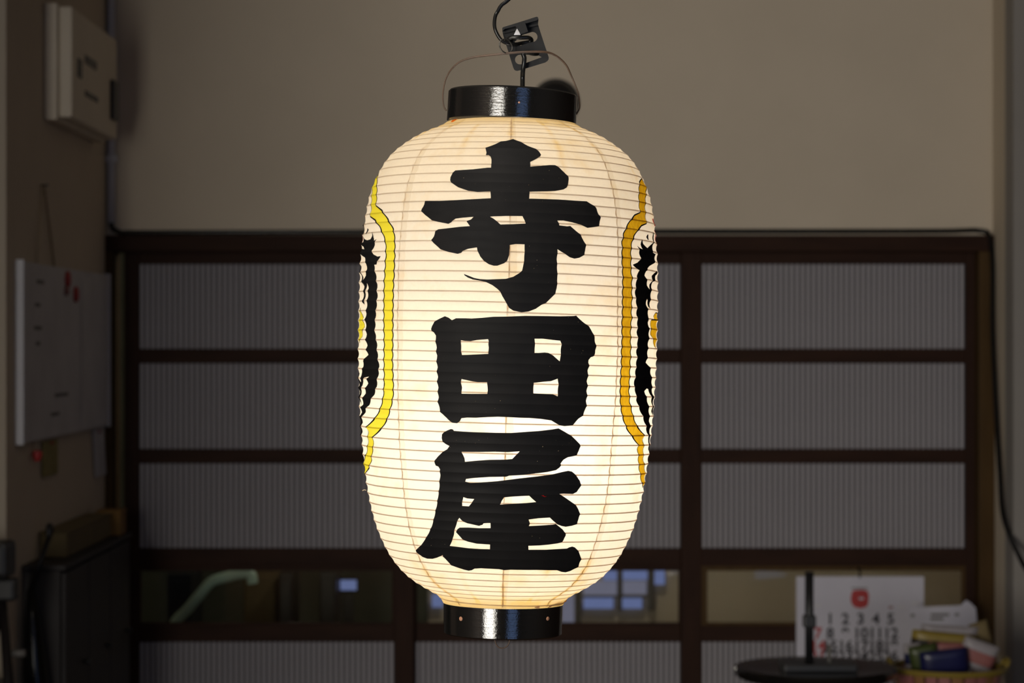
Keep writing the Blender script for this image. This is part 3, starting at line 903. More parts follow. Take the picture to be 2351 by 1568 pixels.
# --- paper material: backlit fibres, darker where sheets overlap, aged stains, ends yellowed to paint a weaker glow
m, nt, out = nodes('lantern_paper')
uv = nd(nt, 'ShaderNodeUVMap'); uv.uv_map = 'UVMap'
sx = nd(nt, 'ShaderNodeSeparateXYZ'); nt.links.new(uv.outputs[0], sx.inputs[0])
tc = nd(nt, 'ShaderNodeTexCoord')
ob = tc.outputs['Object']
U, V = sx.outputs[0], sx.outputs[1]
fib = noise(nt, ob, 55.0, 6.0, 0.65, (1, 1, 2.2))
fine = noise(nt, ob, 420.0, 3.0, 0.6)
blot = noise(nt, ob, 26.0, 4.0, 0.6)
blot2 = noise(nt, ob, 9.0, 2.0, 0.5)
# overlap strip just right of each of the eight seams
wob = math_n(nt, 'MULTIPLY', math_n(nt, 'SUBTRACT', noise(nt, ob, 70.0, 2.0), 0.5), 0.03)
u8 = math_n(nt, 'FRACT', math_n(nt, 'ADD', math_n(nt, 'MULTIPLY', U, 8.0), 8.0))
u8w = math_n(nt, 'ADD', u8, wob)
strip = math_n(nt, 'MULTIPLY', math_n(nt, 'LESS_THAN', u8w, 0.062), math_n(nt, 'GREATER_THAN', u8w, 0.0))
# stains gather along seams and half-way lines near the two ends
u16 = math_n(nt, 'ABSOLUTE', math_n(nt, 'SUBTRACT', math_n(nt, 'FRACT', math_n(nt, 'ADD', math_n(nt, 'MULTIPLY', U, 16.0), 16.5)), 0.5))
near = math_n(nt, 'SUBTRACT', 1.0, math_n(nt, 'MULTIPLY', u16, 9.0), True)
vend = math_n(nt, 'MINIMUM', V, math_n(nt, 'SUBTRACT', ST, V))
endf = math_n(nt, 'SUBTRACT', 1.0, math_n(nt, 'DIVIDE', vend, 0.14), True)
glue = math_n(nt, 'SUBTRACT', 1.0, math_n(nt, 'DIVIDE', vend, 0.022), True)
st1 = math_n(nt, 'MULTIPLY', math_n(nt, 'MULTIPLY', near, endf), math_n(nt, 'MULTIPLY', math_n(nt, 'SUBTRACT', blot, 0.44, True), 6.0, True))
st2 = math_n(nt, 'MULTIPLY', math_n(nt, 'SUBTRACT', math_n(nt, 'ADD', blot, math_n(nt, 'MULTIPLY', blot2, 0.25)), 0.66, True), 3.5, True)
age_glow = math_n(nt, 'ADD', math_n(nt, 'MULTIPLY', st1, 0.8), math_n(nt, 'ADD', math_n(nt, 'MULTIPLY', st2, 0.5), math_n(nt, 'MULTIPLY', glue, 0.6)), True)
age_glow = math_n(nt, 'ADD', age_glow, math_n(nt, 'ADD', math_n(nt, 'MULTIPLY', strip, 0.12), math_n(nt, 'MULTIPLY', endf, 0.40)), True)  # the broad end yellowing paints in the dimmer, warmer glow
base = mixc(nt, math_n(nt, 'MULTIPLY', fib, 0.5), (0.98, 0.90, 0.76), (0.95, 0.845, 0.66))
colr = mixc(nt, age_glow, base, (0.86, 0.58, 0.17))
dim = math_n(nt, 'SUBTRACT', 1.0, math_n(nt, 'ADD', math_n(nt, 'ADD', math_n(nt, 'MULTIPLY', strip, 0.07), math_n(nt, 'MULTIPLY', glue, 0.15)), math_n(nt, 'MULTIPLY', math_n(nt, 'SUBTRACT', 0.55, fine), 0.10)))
vm = nd(nt, 'ShaderNodeVectorMath'); vm.operation = 'SCALE'
nt.links.new(colr, vm.inputs[0]); nt.links.new(dim, vm.inputs['Scale'])
tl = nd(nt, 'ShaderNodeBsdfTranslucent'); nt.links.new(vm.outputs[0], tl.inputs[0])
df = nd(nt, 'ShaderNodeBsdfDiffuse'); nt.links.new(mixc(nt, math_n(nt, 'MULTIPLY', age_glow, 0.5), (0.78, 0.71, 0.57), (0.6, 0.42, 0.2)), df.inputs[0])
bp = nd(nt, 'ShaderNodeBump'); bp.inputs['Strength'].default_value = 0.25; bp.inputs['Distance'].default_value = 0.0005
nt.links.new(math_n(nt, 'ADD', fib, math_n(nt, 'MULTIPLY', fine, 0.3)), bp.inputs['Height'])
nt.links.new(bp.outputs[0], tl.inputs['Normal']); nt.links.new(bp.outputs[0], df.inputs['Normal'])
mx = nd(nt, 'ShaderNodeMixShader'); mx.inputs[0].default_value = 0.30
nt.links.new(tl.outputs[0], mx.inputs[1]); nt.links.new(df.outputs[0], mx.inputs[2])
nt.links.new(mx.outputs[0], out.inputs[0])
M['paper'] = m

def filt(name, tint, diff, fac, tint2=None, scale=90.0):
    """a layer that lets part of the light through, coloured (bamboo, string, dye)"""
    m, nt, out = nodes(name)
    tc = nd(nt, 'ShaderNodeTexCoord')
    nz = noise(nt, tc.outputs['Object'], scale, 4.0, 0.6, (1, 1, 0.35))
    t = nd(nt, 'ShaderNodeBsdfTransparent')
    nt.links.new(ramp(nt, nz, ((0.35, tint), (0.65, tint2 or tint))), t.inputs[0])
    df = nd(nt, 'ShaderNodeBsdfDiffuse'); df.inputs[0].default_value = (*diff, 1)
    mx = nd(nt, 'ShaderNodeMixShader'); mx.inputs[0].default_value = fac
    nt.links.new(t.outputs[0], mx.inputs[1]); nt.links.new(df.outputs[0], mx.inputs[2])
    nt.links.new(mx.outputs[0], out.inputs[0])
    return m
M['bamboo'] = filt('bamboo_rib', (0.56, 0.39, 0.21), (0.40, 0.28, 0.15), 0.22, (0.46, 0.31, 0.16))
M['seam'] = filt('seam_string', (0.78, 0.63, 0.42), (0.4, 0.3, 0.18), 0.25, (0.66, 0.5, 0.3))
M['dye_yellow'] = filt('yellow_dye', (0.93, 0.91, 0.10), (0.80, 0.72, 0.05), 0.32, (0.88, 0.83, 0.07))
M['dye_yellow_shaded'] = filt('yellow_dye_shaded', (0.80, 0.52, 0.02), (0.62, 0.38, 0.02), 0.14, (0.62, 0.37, 0.012), 260.0)  # same yellow pigment, darkened to paint in the side that daylight misses
M['dye_red'] = filt('red_dye', (0.75, 0.04, 0.04), (0.6, 0.02, 0.02), 0.4)
M['dye_orange'] = filt('orange_tear', (0.85, 0.22, 0.02), (0.6, 0.15, 0.02), 0.3)

# ink with a few pinholes
m, nt, out = nodes('black_ink')
tc = nd(nt, 'ShaderNodeTexCoord')
bs = nd(nt, 'ShaderNodeBsdfPrincipled')
nz = noise(nt, tc.outputs['Object'], 30.0, 5.0, 0.6)
nt.links.new(ramp(nt, nz, ((0.3, (0.0075, 0.0075, 0.008)), (0.75, (0.011, 0.0105, 0.0105)))), bs.inputs['Base Color'])
bs.inputs['Roughness'].default_value = 0.55
bs.inputs['Specular IOR Level'].default_value = 0.06
hol = noise(nt, tc.outputs['Object'], 900.0, 2.0, 0.5)
patch = noise(nt, tc.outputs['Object'], 22.0, 2.0, 0.5)
thr = math_n(nt, 'GREATER_THAN', math_n(nt, 'ADD', hol, math_n(nt, 'MULTIPLY', patch, 0.22)), 0.905)
t = nd(nt, 'ShaderNodeBsdfTransparent'); t.inputs[0].default_value = (0.8, 0.7, 0.5, 1)
mx = nd(nt, 'ShaderNodeMixShader')
nt.links.new(thr, mx.inputs[0]); nt.links.new(bs.outputs[0], mx.inputs[1]); nt.links.new(t.outputs[0], mx.inputs[2])
nt.links.new(mx.outputs[0], out.inputs[0])
M['ink'] = m

# --- paper shell
FR = np.array([0.0, 0.05, 0.18, 0.34, 0.5, 0.66, 0.82, 0.95])
k0, k1 = -2, int(ST / PITCH) + 2
phis = np.concatenate([k + FR for k in range(k0, k1 + 1)])
NC = 224
ths = -math.pi + 2 * math.pi * np.arange(NC + 1) / NC
TH, PHI = np.meshgrid(ths, phis)
SS = PITCH * (PHI + TH / (2 * np.pi) + PH0)
SC = np.clip(SS, 0, ST)
P = surf(TH, SC, 0.0, PHI)
nrow = len(phis)
verts = P.reshape(-1, 3)
faces, uvs = [], []
for i in range(nrow - 1):
    for j in range(NC):
        if max(SC[i + 1, j], SC[i + 1, j + 1]) <= 0 or min(SC[i, j], SC[i, j + 1]) >= ST: continue
        a, b, c_, d_ = i * (NC + 1) + j, i * (NC + 1) + j + 1, (i + 1) * (NC + 1) + j + 1, (i + 1) * (NC + 1) + j
        faces.append((d_, c_, b, a))
me = bpy.data.meshes.new('paper')
me.from_pydata(verts.tolist(), [], faces)
ul = me.uv_layers.new(name='UVMap')
li = np.empty(len(me.loops), np.int32); me.loops.foreach_get('vertex_index', li)
uvv = np.stack([TH.reshape(-1) / (2 * np.pi), SC.reshape(-1)], -1)[li]
ul.data.foreach_set('uv', uvv.reshape(-1).astype(np.float32))
me.update()
bm = bmesh.new(); bm.from_mesh(me)
bmesh.ops.delete(bm, geom=[v for v in bm.verts if not v.link_faces], context='VERTS')
bmesh.ops.remove_doubles(bm, verts=bm.verts, dist=1e-7)
bm.to_mesh(me); bm.free()
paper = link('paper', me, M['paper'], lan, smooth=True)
# soft creases: lean the shading normals towards those of the un-pleated body
cn = []
for v in me.vertices:
    s_v = float(np.interp(-v.co.z, -zg, d))
    nr_, nz_ = float(np.interp(s_v, d, NR)), float(np.interp(s_v, d, NZ))
    l_ = math.hypot(v.co.x, v.co.y) or 1.0
    b_ = Vector((nr_ * v.co.x / l_, nr_ * v.co.y / l_, nz_))
    n_ = v.normal if v.normal.dot(b_) > 0 else -v.normal
    cn.append((b_ * 0.90 + n_ * 0.10).normalized())
me.normals_split_custom_set_from_vertices([tuple(n) for n in cn])

# --- bamboo ribs, one per turn of the spiral, just inside the paper
for k in range(k0, k1 + 1):
    th = -math.pi + 2 * math.pi * np.arange(129) / 128
    s = PITCH * (k + th / (2 * np.pi) + PH0)
    ok = (s > 0.001) & (s < ST - 0.001)
    if ok.sum() < 6: continue
    pts = surf(th[ok], s[ok], -0.00062, np.full(ok.sum(), float(k)))
    link('rib', tube_mesh('rib', [Vector(p) for p in pts], 0.00056, 4), M['bamboo'], lan, smooth=True)

# --- seam strings
rs = np.random.RandomState(3)
for k in range(8):
    s = np.linspace(0.002, ST - 0.002, 150)
    wobb = np.interp(s, np.linspace(0, ST, 24), rs.uniform(-1, 1, 24)) * 0.006
    th = -math.pi + 2 * math.pi * k / 8 + wobb
    pts = surf(th, s, -0.00075)
    link('seam_string', tube_mesh('seam_string', [Vector(p) for p in pts], [0.00055 + 0.00022 * math.sin(i * 1.3 + k) for i in range(150)], 4), M['seam'], lan, smooth=True)

# --- painted shapes, wrapped on the paper
RREF = 0.135
def to_uv(pts):
    o = []
    for x, y in pts:
        th, s = px_hit(x, y)
        o.append((th * RREF, s - PITCH * th / (2 * math.pi)))
    return o

def subdiv(lp, step):
    o = []
    n = len(lp)
    for i in range(n):
        a, b = lp[i], lp[(i + 1) % n]
        k = max(1, int(math.hypot(b[0] - a[0], b[1] - a[1]) / step))
        for j in range(k):
            t = j / k
            o.append((a[0] + (b[0] - a[0]) * t, a[1] + (b[1] - a[1]) * t))
    return o

def crossings(lp):
    """add a vertex wherever the outline passes over a rib"""
    o = []
    n = len(lp)
    for i in range(n):
        a, b = lp[i], lp[(i + 1) % n]
        o.append(a)
        ka, kb = a[1] / PITCH - PH0, b[1] / PITCH - PH0
        if math.floor(ka) != math.floor(kb) and abs(kb - ka) < 1.0:
            y = (max(math.floor(ka), math.floor(kb)) + PH0) * PITCH
            t = (y - a[1]) / (b[1] - a[1])
            if 0.05 < t < 0.95: o.append((a[0] + (b[0] - a[0]) * t, y))
    return o

def wrap(name, loops_uv, mat, off, mirror=None, label=None):
    """lay a flat outline (theta*RREF, unrolled height) on the pleats; mirror: reflect about this theta"""
    loops = [crossings(subdiv(lp, 0.0016)) for lp in loops_uv]
    al = np.array([p for lp in loops for p in lp])
    (x0, y0), (x1, y1) = al.min(0), al.max(0)
    kk = np.arange(math.floor(y0 / PITCH - PH0) - 1, math.ceil(y1 / PITCH - PH0) + 2)
    ys = (np.concatenate([k + FR for k in kk]) + PH0) * PITCH
    ys = ys[(ys > y0) & (ys < y1)]
    xs = np.arange(x0 + 0.002, x1, 0.004)
    gx, gy = np.meshgrid(xs, ys)
    gx, gy = gx.reshape(-1), gy.reshape(-1)
    for fr_, st_ in ((0.0, 0.001), (0.05, 0.002), (0.95, 0.002)):       # closer points along the creases
        ex, ey = np.meshgrid(np.arange(x0 + 0.0007, x1, st_), (kk + fr_ + PH0) * PITCH)
        gx, gy = np.concatenate([gx, ex.reshape(-1)]), np.concatenate([gy, ey.reshape(-1)])
    ins = even_odd(gx, gy, loops)
    v, f = cdt(loops, list(zip(gx[ins], gy[ins])))
    v = np.array(v)
    th = v[:, 0] / RREF
    ph = v[:, 1] / PITCH - PH0
    if mirror is not None:
        th = 2 * mirror - th
        f = [t[::-1] for t in f]
    s = PITCH * (ph + PH0 + th / (2 * np.pi))
    P = surf(th, s, off, ph)
    me = mesh(name, P.tolist(), f)
    o = link(name, me, mat, lan, smooth=True)
    if len(me.polygons):
        c = me.polygons[len(me.polygons) // 2]
        if c.normal.dot(Vector((c.center.x, c.center.y, 0))) < 0: me.flip_normals()
        nr_, nz_ = np.interp(s, d, NR), np.interp(s, d, NZ)
        B = np.stack([nr_ * np.sin(th), -nr_ * np.cos(th), nz_], -1)
        vn = np.array([v.normal for v in me.vertices])
        vn = np.where((vn * B).sum(1, keepdims=True) < 0, -vn, vn)
        cn_ = B * 0.6 + vn * 0.4
        cn_ /= np.linalg.norm(cn_, axis=1, keepdims=True)
        me.normals_split_custom_set_from_vertices(cn_.tolist())
    if label: o['label'] = label
    return o

Z2 = lambda p: [(940 + x / 3.5646, 300 + y / 3.5646) for x, y in p]
Z3 = lambda p: [(940 + x / 4.898, 700 + y / 4.898) for x, y in p]
Z4 = lambda p: [(930 + x / 4.1255, 960 + y / 4.1255) for x, y in p]
tera = Z2([(848,68),(790,85),(748,92),(700,112),(624,143),(632,180),(627,203),(650,203),(666,215),(672,235),(672,270),(668,302),(640,302),(520,315),(378,325),(360,345),(338,378),(336,405),(345,425),(400,462),(485,493),(560,503),(664,498),(666,530),(666,552),(560,558),(400,568),(250,576),(135,576),(122,605),(103,640),(103,660),(130,690),(190,735),(240,747),(320,762),(345,750),(378,720),(430,712),(525,704),(505,727),(470,742),(480,758),(495,780),(420,785),(300,800),(240,807),(215,825),(200,865),(183,895),(200,920),(255,970),(320,992),(395,1008),(425,1000),(440,985),(480,967),(552,955),(560,985),(580,1030),(610,1065),(650,1093),(690,1105),(720,1105),(775,1085),(800,1065),(815,1020),(820,960),(820,935),(870,928),(942,930),(942,985),(938,1060),(930,1110),(922,1145),(900,1165),(850,1195),(790,1212),(640,1218),(580,1215),(530,1205),(480,1185),(445,1172),(452,1185),(480,1203),(520,1218),(580,1228),(630,1240),(680,1265),(720,1295),(745,1320),(758,1350),(790,1405),(815,1450),(850,1473),(915,1487),(975,1480),(1035,1457),(1080,1425),(1115,1410),(1150,1378),(1190,1335),(1205,1290),(1210,1200),(1208,1140),(1205,1050),(1212,970),(1260,1003),(1310,1035),(1350,1047),(1390,1040),(1425,1018),(1438,980),(1442,935),(1420,890),(1395,850),(1350,808),(1315,780),(1290,783),(1225,775),(1222,765),(1210,735),(1260,735),(1330,750),(1400,772),(1455,795),(1500,790),(1545,783),(1555,755),(1562,712),(1545,685),(1530,640),(1518,625),(1450,577),(1370,573),(1230,563),(1100,558),(980,555),(982,500),(1130,496),(1190,493),(1260,480),(1285,465),(1297,430),(1302,395),(1297,378),(1260,335),(1225,305),(1190,283),(1150,282),(1075,290),(988,295),(988,255),(1040,230),(1070,210),(1076,195),(1060,172),(1030,150),(970,125),(900,90)])
tera_h = Z2([(660,703),(690,700),(800,697),(925,698),(940,730),(950,760),(850,765),(745,767),(720,745),(690,720)])
ta = Z3([(398,127),(340,155),(285,190),(255,235),(246,270),(255,290),(280,310),(298,345),(300,400),(298,420),(308,480),(305,530),(312,570),(308,640),(318,700),(312,755),(322,810),(315,870),(327,930),(322,990),(330,1040),(322,1095),(340,1160),(352,1205),(400,1255),(450,1300),(490,1325),(540,1330),(570,1308),(585,1275),(650,1268),(750,1270),(880,1262),(1000,1258),(1115,1263),(1250,1270),(1350,1272),(1480,1283),(1595,1300),(1635,1325),(1680,1352),(1740,1363),(1830,1352),(1860,1325),(1900,1280),(1945,1245),(1965,1200),(1988,1138),(1985,1080),(1995,1025),(1990,970),(2000,915),(1993,860),(2005,800),(2003,740),(2016,690),(2010,650),(2015,620),(2035,588),(2060,580),(2085,545),(2090,510),(2097,470),(2085,420),(2080,370),(2065,330),(2045,285),(2015,243),(1970,210),(1920,165),(1870,120),(1845,125),(1700,128),(1500,125),(1300,123),(1130,130),(940,133),(820,145),(700,153),(620,150),(525,150),(482,172),(440,143)])
ta_h = [Z3(h) for h in ([(582,397),(625,405),(690,408),(760,395),(885,385),(893,410),(888,440),(892,480),(888,550),(800,555),(650,562),(592,563),(583,500)],
    [(1407,380),(1500,380),(1620,395),(1695,403),(1707,440),(1700,520),(1695,600),(1690,635),(1650,600),(1615,570),(1560,540),(1520,535),(1450,540),(1405,540),(1410,460)],
    [(587,835),(640,845),(700,858),(770,868),(875,868),(878,920),(882,960),(878,1000),(720,1000),(588,998),(592,930),(583,880)],
    [(1395,877),(1500,865),(1590,858),(1640,840),(1667,830),(1673,890),(1668,960),(1663,1028),(1610,1005),(1500,1000),(1392,995)])]
ya = Z4([(435,103),(405,115),(370,135),(350,155),(347,190),(360,220),(385,245),(420,265),(400,295),(360,320),(310,365),(285,400),(283,425),(290,450),(315,460),(333,485),(335,540),(328,605),(325,680),(315,740),(308,800),(298,850),(290,890),(275,960),(255,1030),(228,1090),(200,1140),(160,1200),(105,1253),(115,1270),(145,1290),(170,1315),(215,1332),(265,1333),(310,1320),(362,1295),(365,1310),(400,1350),(445,1392),(500,1415),(560,1435),(605,1445),(635,1440),(660,1425),(720,1421),(800,1425),(890,1430),(940,1440),(1000,1435),(1100,1437),(1250,1437),(1350,1440),(1435,1440),(1475,1455),(1515,1460),(1560,1448),(1600,1425),(1635,1405),(1648,1370),(1663,1332),(1650,1290),(1635,1255),(1605,1225),(1580,1217),(1550,1225),(1530,1235),(1430,1240),(1330,1245),(1167,1245),(1167,1210),(1270,1207),(1360,1198),(1440,1185),(1485,1170),(1500,1150),(1518,1115),(1518,1095),(1490,1055),(1450,1022),(1422,1000),(1400,1007),(1300,1015),(1172,1023),(1180,995),(1170,962),(1260,950),(1370,943),(1400,972),(1440,1005),(1480,1022),(1520,1030),(1575,1020),(1620,1003),(1640,960),(1652,905),(1640,865),(1615,825),(1560,785),(1510,750),(1458,717),(1500,715),(1585,718),(1625,700),(1650,665),(1662,635),(1655,595),(1630,560),(1600,525),(1580,507),(1545,500),(1500,508),(1400,530),(1250,552),(1100,570),(980,585),(870,598),(720,608),(620,612),(572,600),(578,577),(650,568),(800,558),(960,555),(985,545),(1100,538),(1250,522),(1350,510),(1430,493),(1460,470),(1472,448),(1470,430),(1500,395),(1540,370),(1580,362),(1620,350),(1645,310),(1657,270),(1650,245),(1625,215),(1575,170),(1520,135),(1453,97),(1390,108),(1270,122),(1150,130),(1000,140),(850,138),(650,132),(530,125),(465,120),(455,107)])
ya_h = [Z4(h) for h in ([(538,318),(700,320),(850,318),(970,322),(1085,315),(1050,350),(1015,388),(950,393),(800,395),(680,403),(570,413),(563,380)],
    [(552,750),(590,762),(655,767),(635,800),(605,837),(542,833),(545,790)],
    [(938,752),(1000,745),(1100,738),(1175,735),(1205,765),(1240,795),(1150,803),(1000,810),(900,818),(915,785)],
    [(515,945),(540,968),(590,995),(650,1010),(700,1022),(735,1010),(745,995),(780,992),(810,992),(810,1043),(700,1043),(600,1037),(520,1037),(500,1050),(485,1080),(505,1105),(545,1145),(600,1170),(680,1190),(805,1198),(805,1240),(700,1237),(600,1230),(500,1218),(427,1210),(450,1160),(466,1100),(474,1050),(488,1010),(500,970)])]
INK = 0.0005
wrap('painted_character', [to_uv(tera), to_uv(tera_h)], M['ink'], INK, label='black brush character at the top, reading temple')
wrap('painted_character', [to_uv(ta)] + [to_uv(h) for h in ta_h], M['ink'], INK, label='black brush character in the middle, reading rice field')
wrap('painted_character', [to_uv(ya)] + [to_uv(h) for h in ya_h], M['ink'], INK, label='black brush character at the bottom, reading house')

# --- the two side crests (each reflected round to the far side so that it is whole)
A5 = lambda p: [(800 + x / 4.356, 380 + y / 4.356) for x, y in p]
A6 = lambda p: [(800 + x / 3.919, 740 + y / 3.919) for x, y in p]
B7 = lambda p: [(1390 + x / 4.356, 380 + y / 4.356) for x, y in p]
B8 = lambda p: [(1390 + x / 3.919, 740 + y / 3.919) for x, y in p]
l_out = A5([(292,65),(302,105),(292,220),(289,310),(282,402),(340,450),(400,540),(455,640),(468,740),(467,900),(461,1060),(453,1210),(449,1400),(447,1540)]) + A6([(403,20),(402,170),(400,350),(405,520),(408,620),(400,700),(378,790),(350,880),(300,960),(222,1035),(229,1110),(219,1160),(210,1240),(190,1310),(152,1392)])
l_in = A5([(290,68),(270,115),(246,180),(241,260),(237,330),(234,420),(222,510),(270,545),(310,600),(345,670),(375,760),(380,870),(375,960),(368,1060),(362,1160),(360,1255),(358,1400),(358,1540)]) + A6([(322,20),(325,170),(323,350),(325,520),(322,620),(312,700),(287,790),(240,870),(165,945),(180,985),(180,1100),(165,1190),(137,1280),(146,1390)])
r_out = B7([(352,130),(333,165),(330,220),(327,300),(330,380),(340,470),(290,495),(240,555),(205,620),(180,680),(163,760),(165,830),(163,900),(165,1000),(170,1080),(170,1200),(168,1300),(168,1420),(165,1540)]) + B8([(145,20),(148,140),(142,250),(140,400),(133,500),(130,620),(132,740),(150,850),(185,950),(230,1020),(290,1102),(285,1140),(292,1200),(295,1290),(308,1360),(320,1440),(335,1487)])
r_in = B7([(353,132),(380,165),(405,228),(398,260),(395,320),(390,400),(395,490),(405,580),(360,600),(315,650),(280,710),(262,760),(250,840),(252,930),(250,1040),(262,1120),(258,1220),(262,1330),(255,1430),(258,1540)]) + B8([(225,20),(222,140),(225,240),(218,400),(213,500),(208,620),(215,720),(245,850),(280,940),(345,1018),(333,1060),(340,1120),(335,1190),(340,1260),(353,1350),(350,1440),(337,1487)])

def ribbon(uv, wd):
    n = len(uv)
    a, b = [], []
    for i in range(n):
        p, q = uv[max(i - 1, 0)], uv[min(i + 1, n - 1)]
        dx, dy = q[0] - p[0], q[1] - p[1]
        l = math.hypot(dx, dy) or 1e-9
        nx, ny = -dy / l * wd / 2, dx / l * wd / 2
        a.append((uv[i][0] + nx, uv[i][1] + ny)); b.append((uv[i][0] - nx, uv[i][1] - ny))
    return a + b[::-1]

def crest(side, o_px, i_px, dye, figs, yel, red):
    mid = side * math.pi / 2
    o_uv, i_uv = to_uv(o_px), to_uv(i_px)
    for mir in (None, mid):
        wrap('crest_band', [o_uv + i_uv[::-1]], M[dye], 0.00022, mir, 'yellow crest band' if dye == 'dye_yellow' else 'yellow crest band painted darker as the less lit side')
        for ln in (o_uv, i_uv):
            wrap('crest_outline', [ribbon(ln, 0.0013)], M['ink'], INK, mir)
        for fg in figs:
            wrap('crest_figure', [to_uv(fg)], M['ink'], INK, mir, 'black brush figure in the crest')
        for yg in yel:
            u = to_uv(yg)
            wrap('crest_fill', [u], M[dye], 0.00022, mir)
            wrap('crest_outline', [ribbon(u + [u[0]], 0.0009)], M['ink'], INK, mir)
        for rg_ in red:
            wrap('crest_mark', [to_uv(rg_)], M['dye_red'], 0.00022, mir)

fl = [A5([(148,700),(160,735),(190,747),(220,738),(240,700),(250,662),(250,715),(262,752),(282,733),(268,790),(240,850),(255,890),(290,910),(322,905),(300,955),(282,990),(258,992),(275,1070),(290,1180),(293,1320),(285,1400),(278,1480),(272,1545),(168,1545),(182,1480),(188,1400),(197,1310),(205,1230),(190,1175),(182,1230),(172,1310),(162,1392),(145,1370),(157,1290),(160,1210),(150,1150),(175,1100),(190,1040),(178,960),(165,920),(128,885),(132,830),(160,838),(150,810),(135,790),(155,765)]),
      A5([(112,960),(130,1010),(130,1060),(150,1120),(155,1190),(162,1215),(140,1160),(135,1100),(118,1050),(122,1010)]),
      A5([(172,560),(160,620),(163,680),(150,700),(155,640),(152,600)]), A5([(190,625),(203,640),(200,665),(185,688),(188,655)]),
      A6([(158,-24),(247,-24),(245,0),(242,90),(258,170),(262,250),(270,330),(280,400),(275,460),(262,520),(258,580),(235,650),(205,700),(190,745),(160,780),(155,810),(125,860),(130,900),(122,935),(128,985),(122,1030),(128,1070),(115,1095),(116,1040),(112,985),(114,930),(108,860),(122,810),(115,770),(135,740),(130,690),(155,640),(160,590),(178,550),(170,515),(188,488),(150,498),(138,520),(124,590),(118,640),(112,690),(118,745),(100,680),(105,620),(98,590),(115,530),(120,460),(138,400),(135,350),(180,292),(165,250),(172,210),(160,160),(165,110)]),
      A6([(84,430),(100,460),(98,500),(112,540),(108,590),(98,540),(92,490)])]
yl = [A5([(122,1420),(135,1480),(152,1520),(150,1545)]) + A6([(140,0),(147,40),(128,90),(125,130),(102,185),(98,150),(94,60),(98,0)])]
rl = [A5([(166,450),(170,470),(158,540),(152,545),(150,530)]), A5([(138,640),(146,650),(140,760),(133,770)])]
fr = [B7([(352,735),(375,780),(400,808),(418,825),(445,800),(468,770),(470,700),(462,660),(480,700),(482,740),(470,800),(465,870),(490,885),(498,880),(488,935),(485,975),(440,1005),(415,1030),(400,1060),(390,1100),(410,1150),(415,1200),(432,1240),(440,1190),(460,1150),(462,1105),(485,1075),(502,1050),(512,1085),(500,1100),(490,1150),(465,1165),(455,1220),(450,1300),(440,1370),(440,1435),(425,1410),(415,1350),(402,1330),(405,1390),(418,1440),(425,1500),(420,1545),(318,1545),(308,1500),(310,1400),(298,1330),(293,1250),(305,1170),(310,1110),(335,1048),(300,1030),(272,992),(320,970),(350,925),(335,870),(330,845),(315,800),(340,825),(362,840),(352,790)]),
      B7([(418,690),(428,690),(428,745),(415,740),(408,715)]),
      B8([(286,-24),(382,-24),(380,0),(385,40),(390,80),(385,160),(378,210),(375,300),(362,362),(400,415),(405,470),(412,510),(415,560),(412,600),(420,640),(430,680),(425,740),(426,800),(420,850),(412,800),(415,740),(408,680),(380,600),(365,595),(350,620),(355,650),(370,690),(385,760),(390,830),(392,890),(400,940),(392,1000),(398,1050),(392,1100),(392,1165),(385,1150),(380,1100),(385,1060),(372,1000),(358,930),(335,860),(320,820),(298,770),(275,700),(270,640),(252,570),(265,480),(270,400),(280,330),(275,250),(288,170),(280,90)])]
yr = [B7([(500,1470),(516,1480),(516,1545),(482,1545),(480,1510)]), B8([(405,-22),(460,-22),(458,100),(450,240),(440,220),(428,170),(405,110)])]
rr_ = [B7([(470,530),(478,530),(492,590),(486,610),(476,570)]), B7([(488,640),(496,650),(503,760),(510,830),(500,760)])]
crest(-1, l_out, l_in, 'dye_yellow', fl, yl, rl)
crest(1, r_out, r_in, 'dye_yellow_shaded', fr, yr, rr_)
# a torn spot and a red fibre
wrap('tear', [to_uv([(1036.5, 280.5), (1042, 276), (1047, 273.6), (1053, 273.2), (1047, 277.5), (1041, 280.8)])], M['dye_orange'], INK, label='small orange tear below the upper rim')
wrap('red_fibre', [to_uv([(1242, 1137.4), (1247, 1136.5), (1250, 1139.6), (1255, 1139), (1250, 1141.2), (1246, 1139)])], M['dye_red'], INK + 0.0003)

# --- rims
def ring(name, hpx, r_top, r_bot, hgt, tilt_extra, solid, label):
    e = empty('t'); bpy.data.objects.remove(e)
    th = 0.004
    h = hgt * S
    rt, rb = r_top * S, r_bot * S
    if solid:
        pr = [(0, 0.004), (rb - 0.002, 0.0), (rb, 0.0012), (rt, h - 0.001), (rt - 0.001, h), (rt - th, h), (rb - th, 0.008), (0, 0.008)]
        o = lathe(name, pr, M['lacquer'], lan, 128)
    else:
        pr = [(rb - th, 0.0), (rb - 0.001, 0.0), (rb, 0.001), (rt, h - 0.0015), (rt - 0.0012, h), (rt - th + 0.001, h), (rt - th, h - 0.001)]
        o = lathe(name, pr, M['lacquer'], lan, 128, closed=True)
    o.location = (0, 0, (HB + hpx) * S)
    o.rotation_euler = (0, tilt_extra, 0)
    o['label'] = label
    return o
r1 = ring('upper_rim', 500.0, 148.2, 148.8, 71.5, math.radians(1.7), False, 'black lacquered upper rim')
r2 = ring('lower_rim', -670.5, 136.6, 135.2, 72.5, 0.0, True, 'black lacquered lower rim')
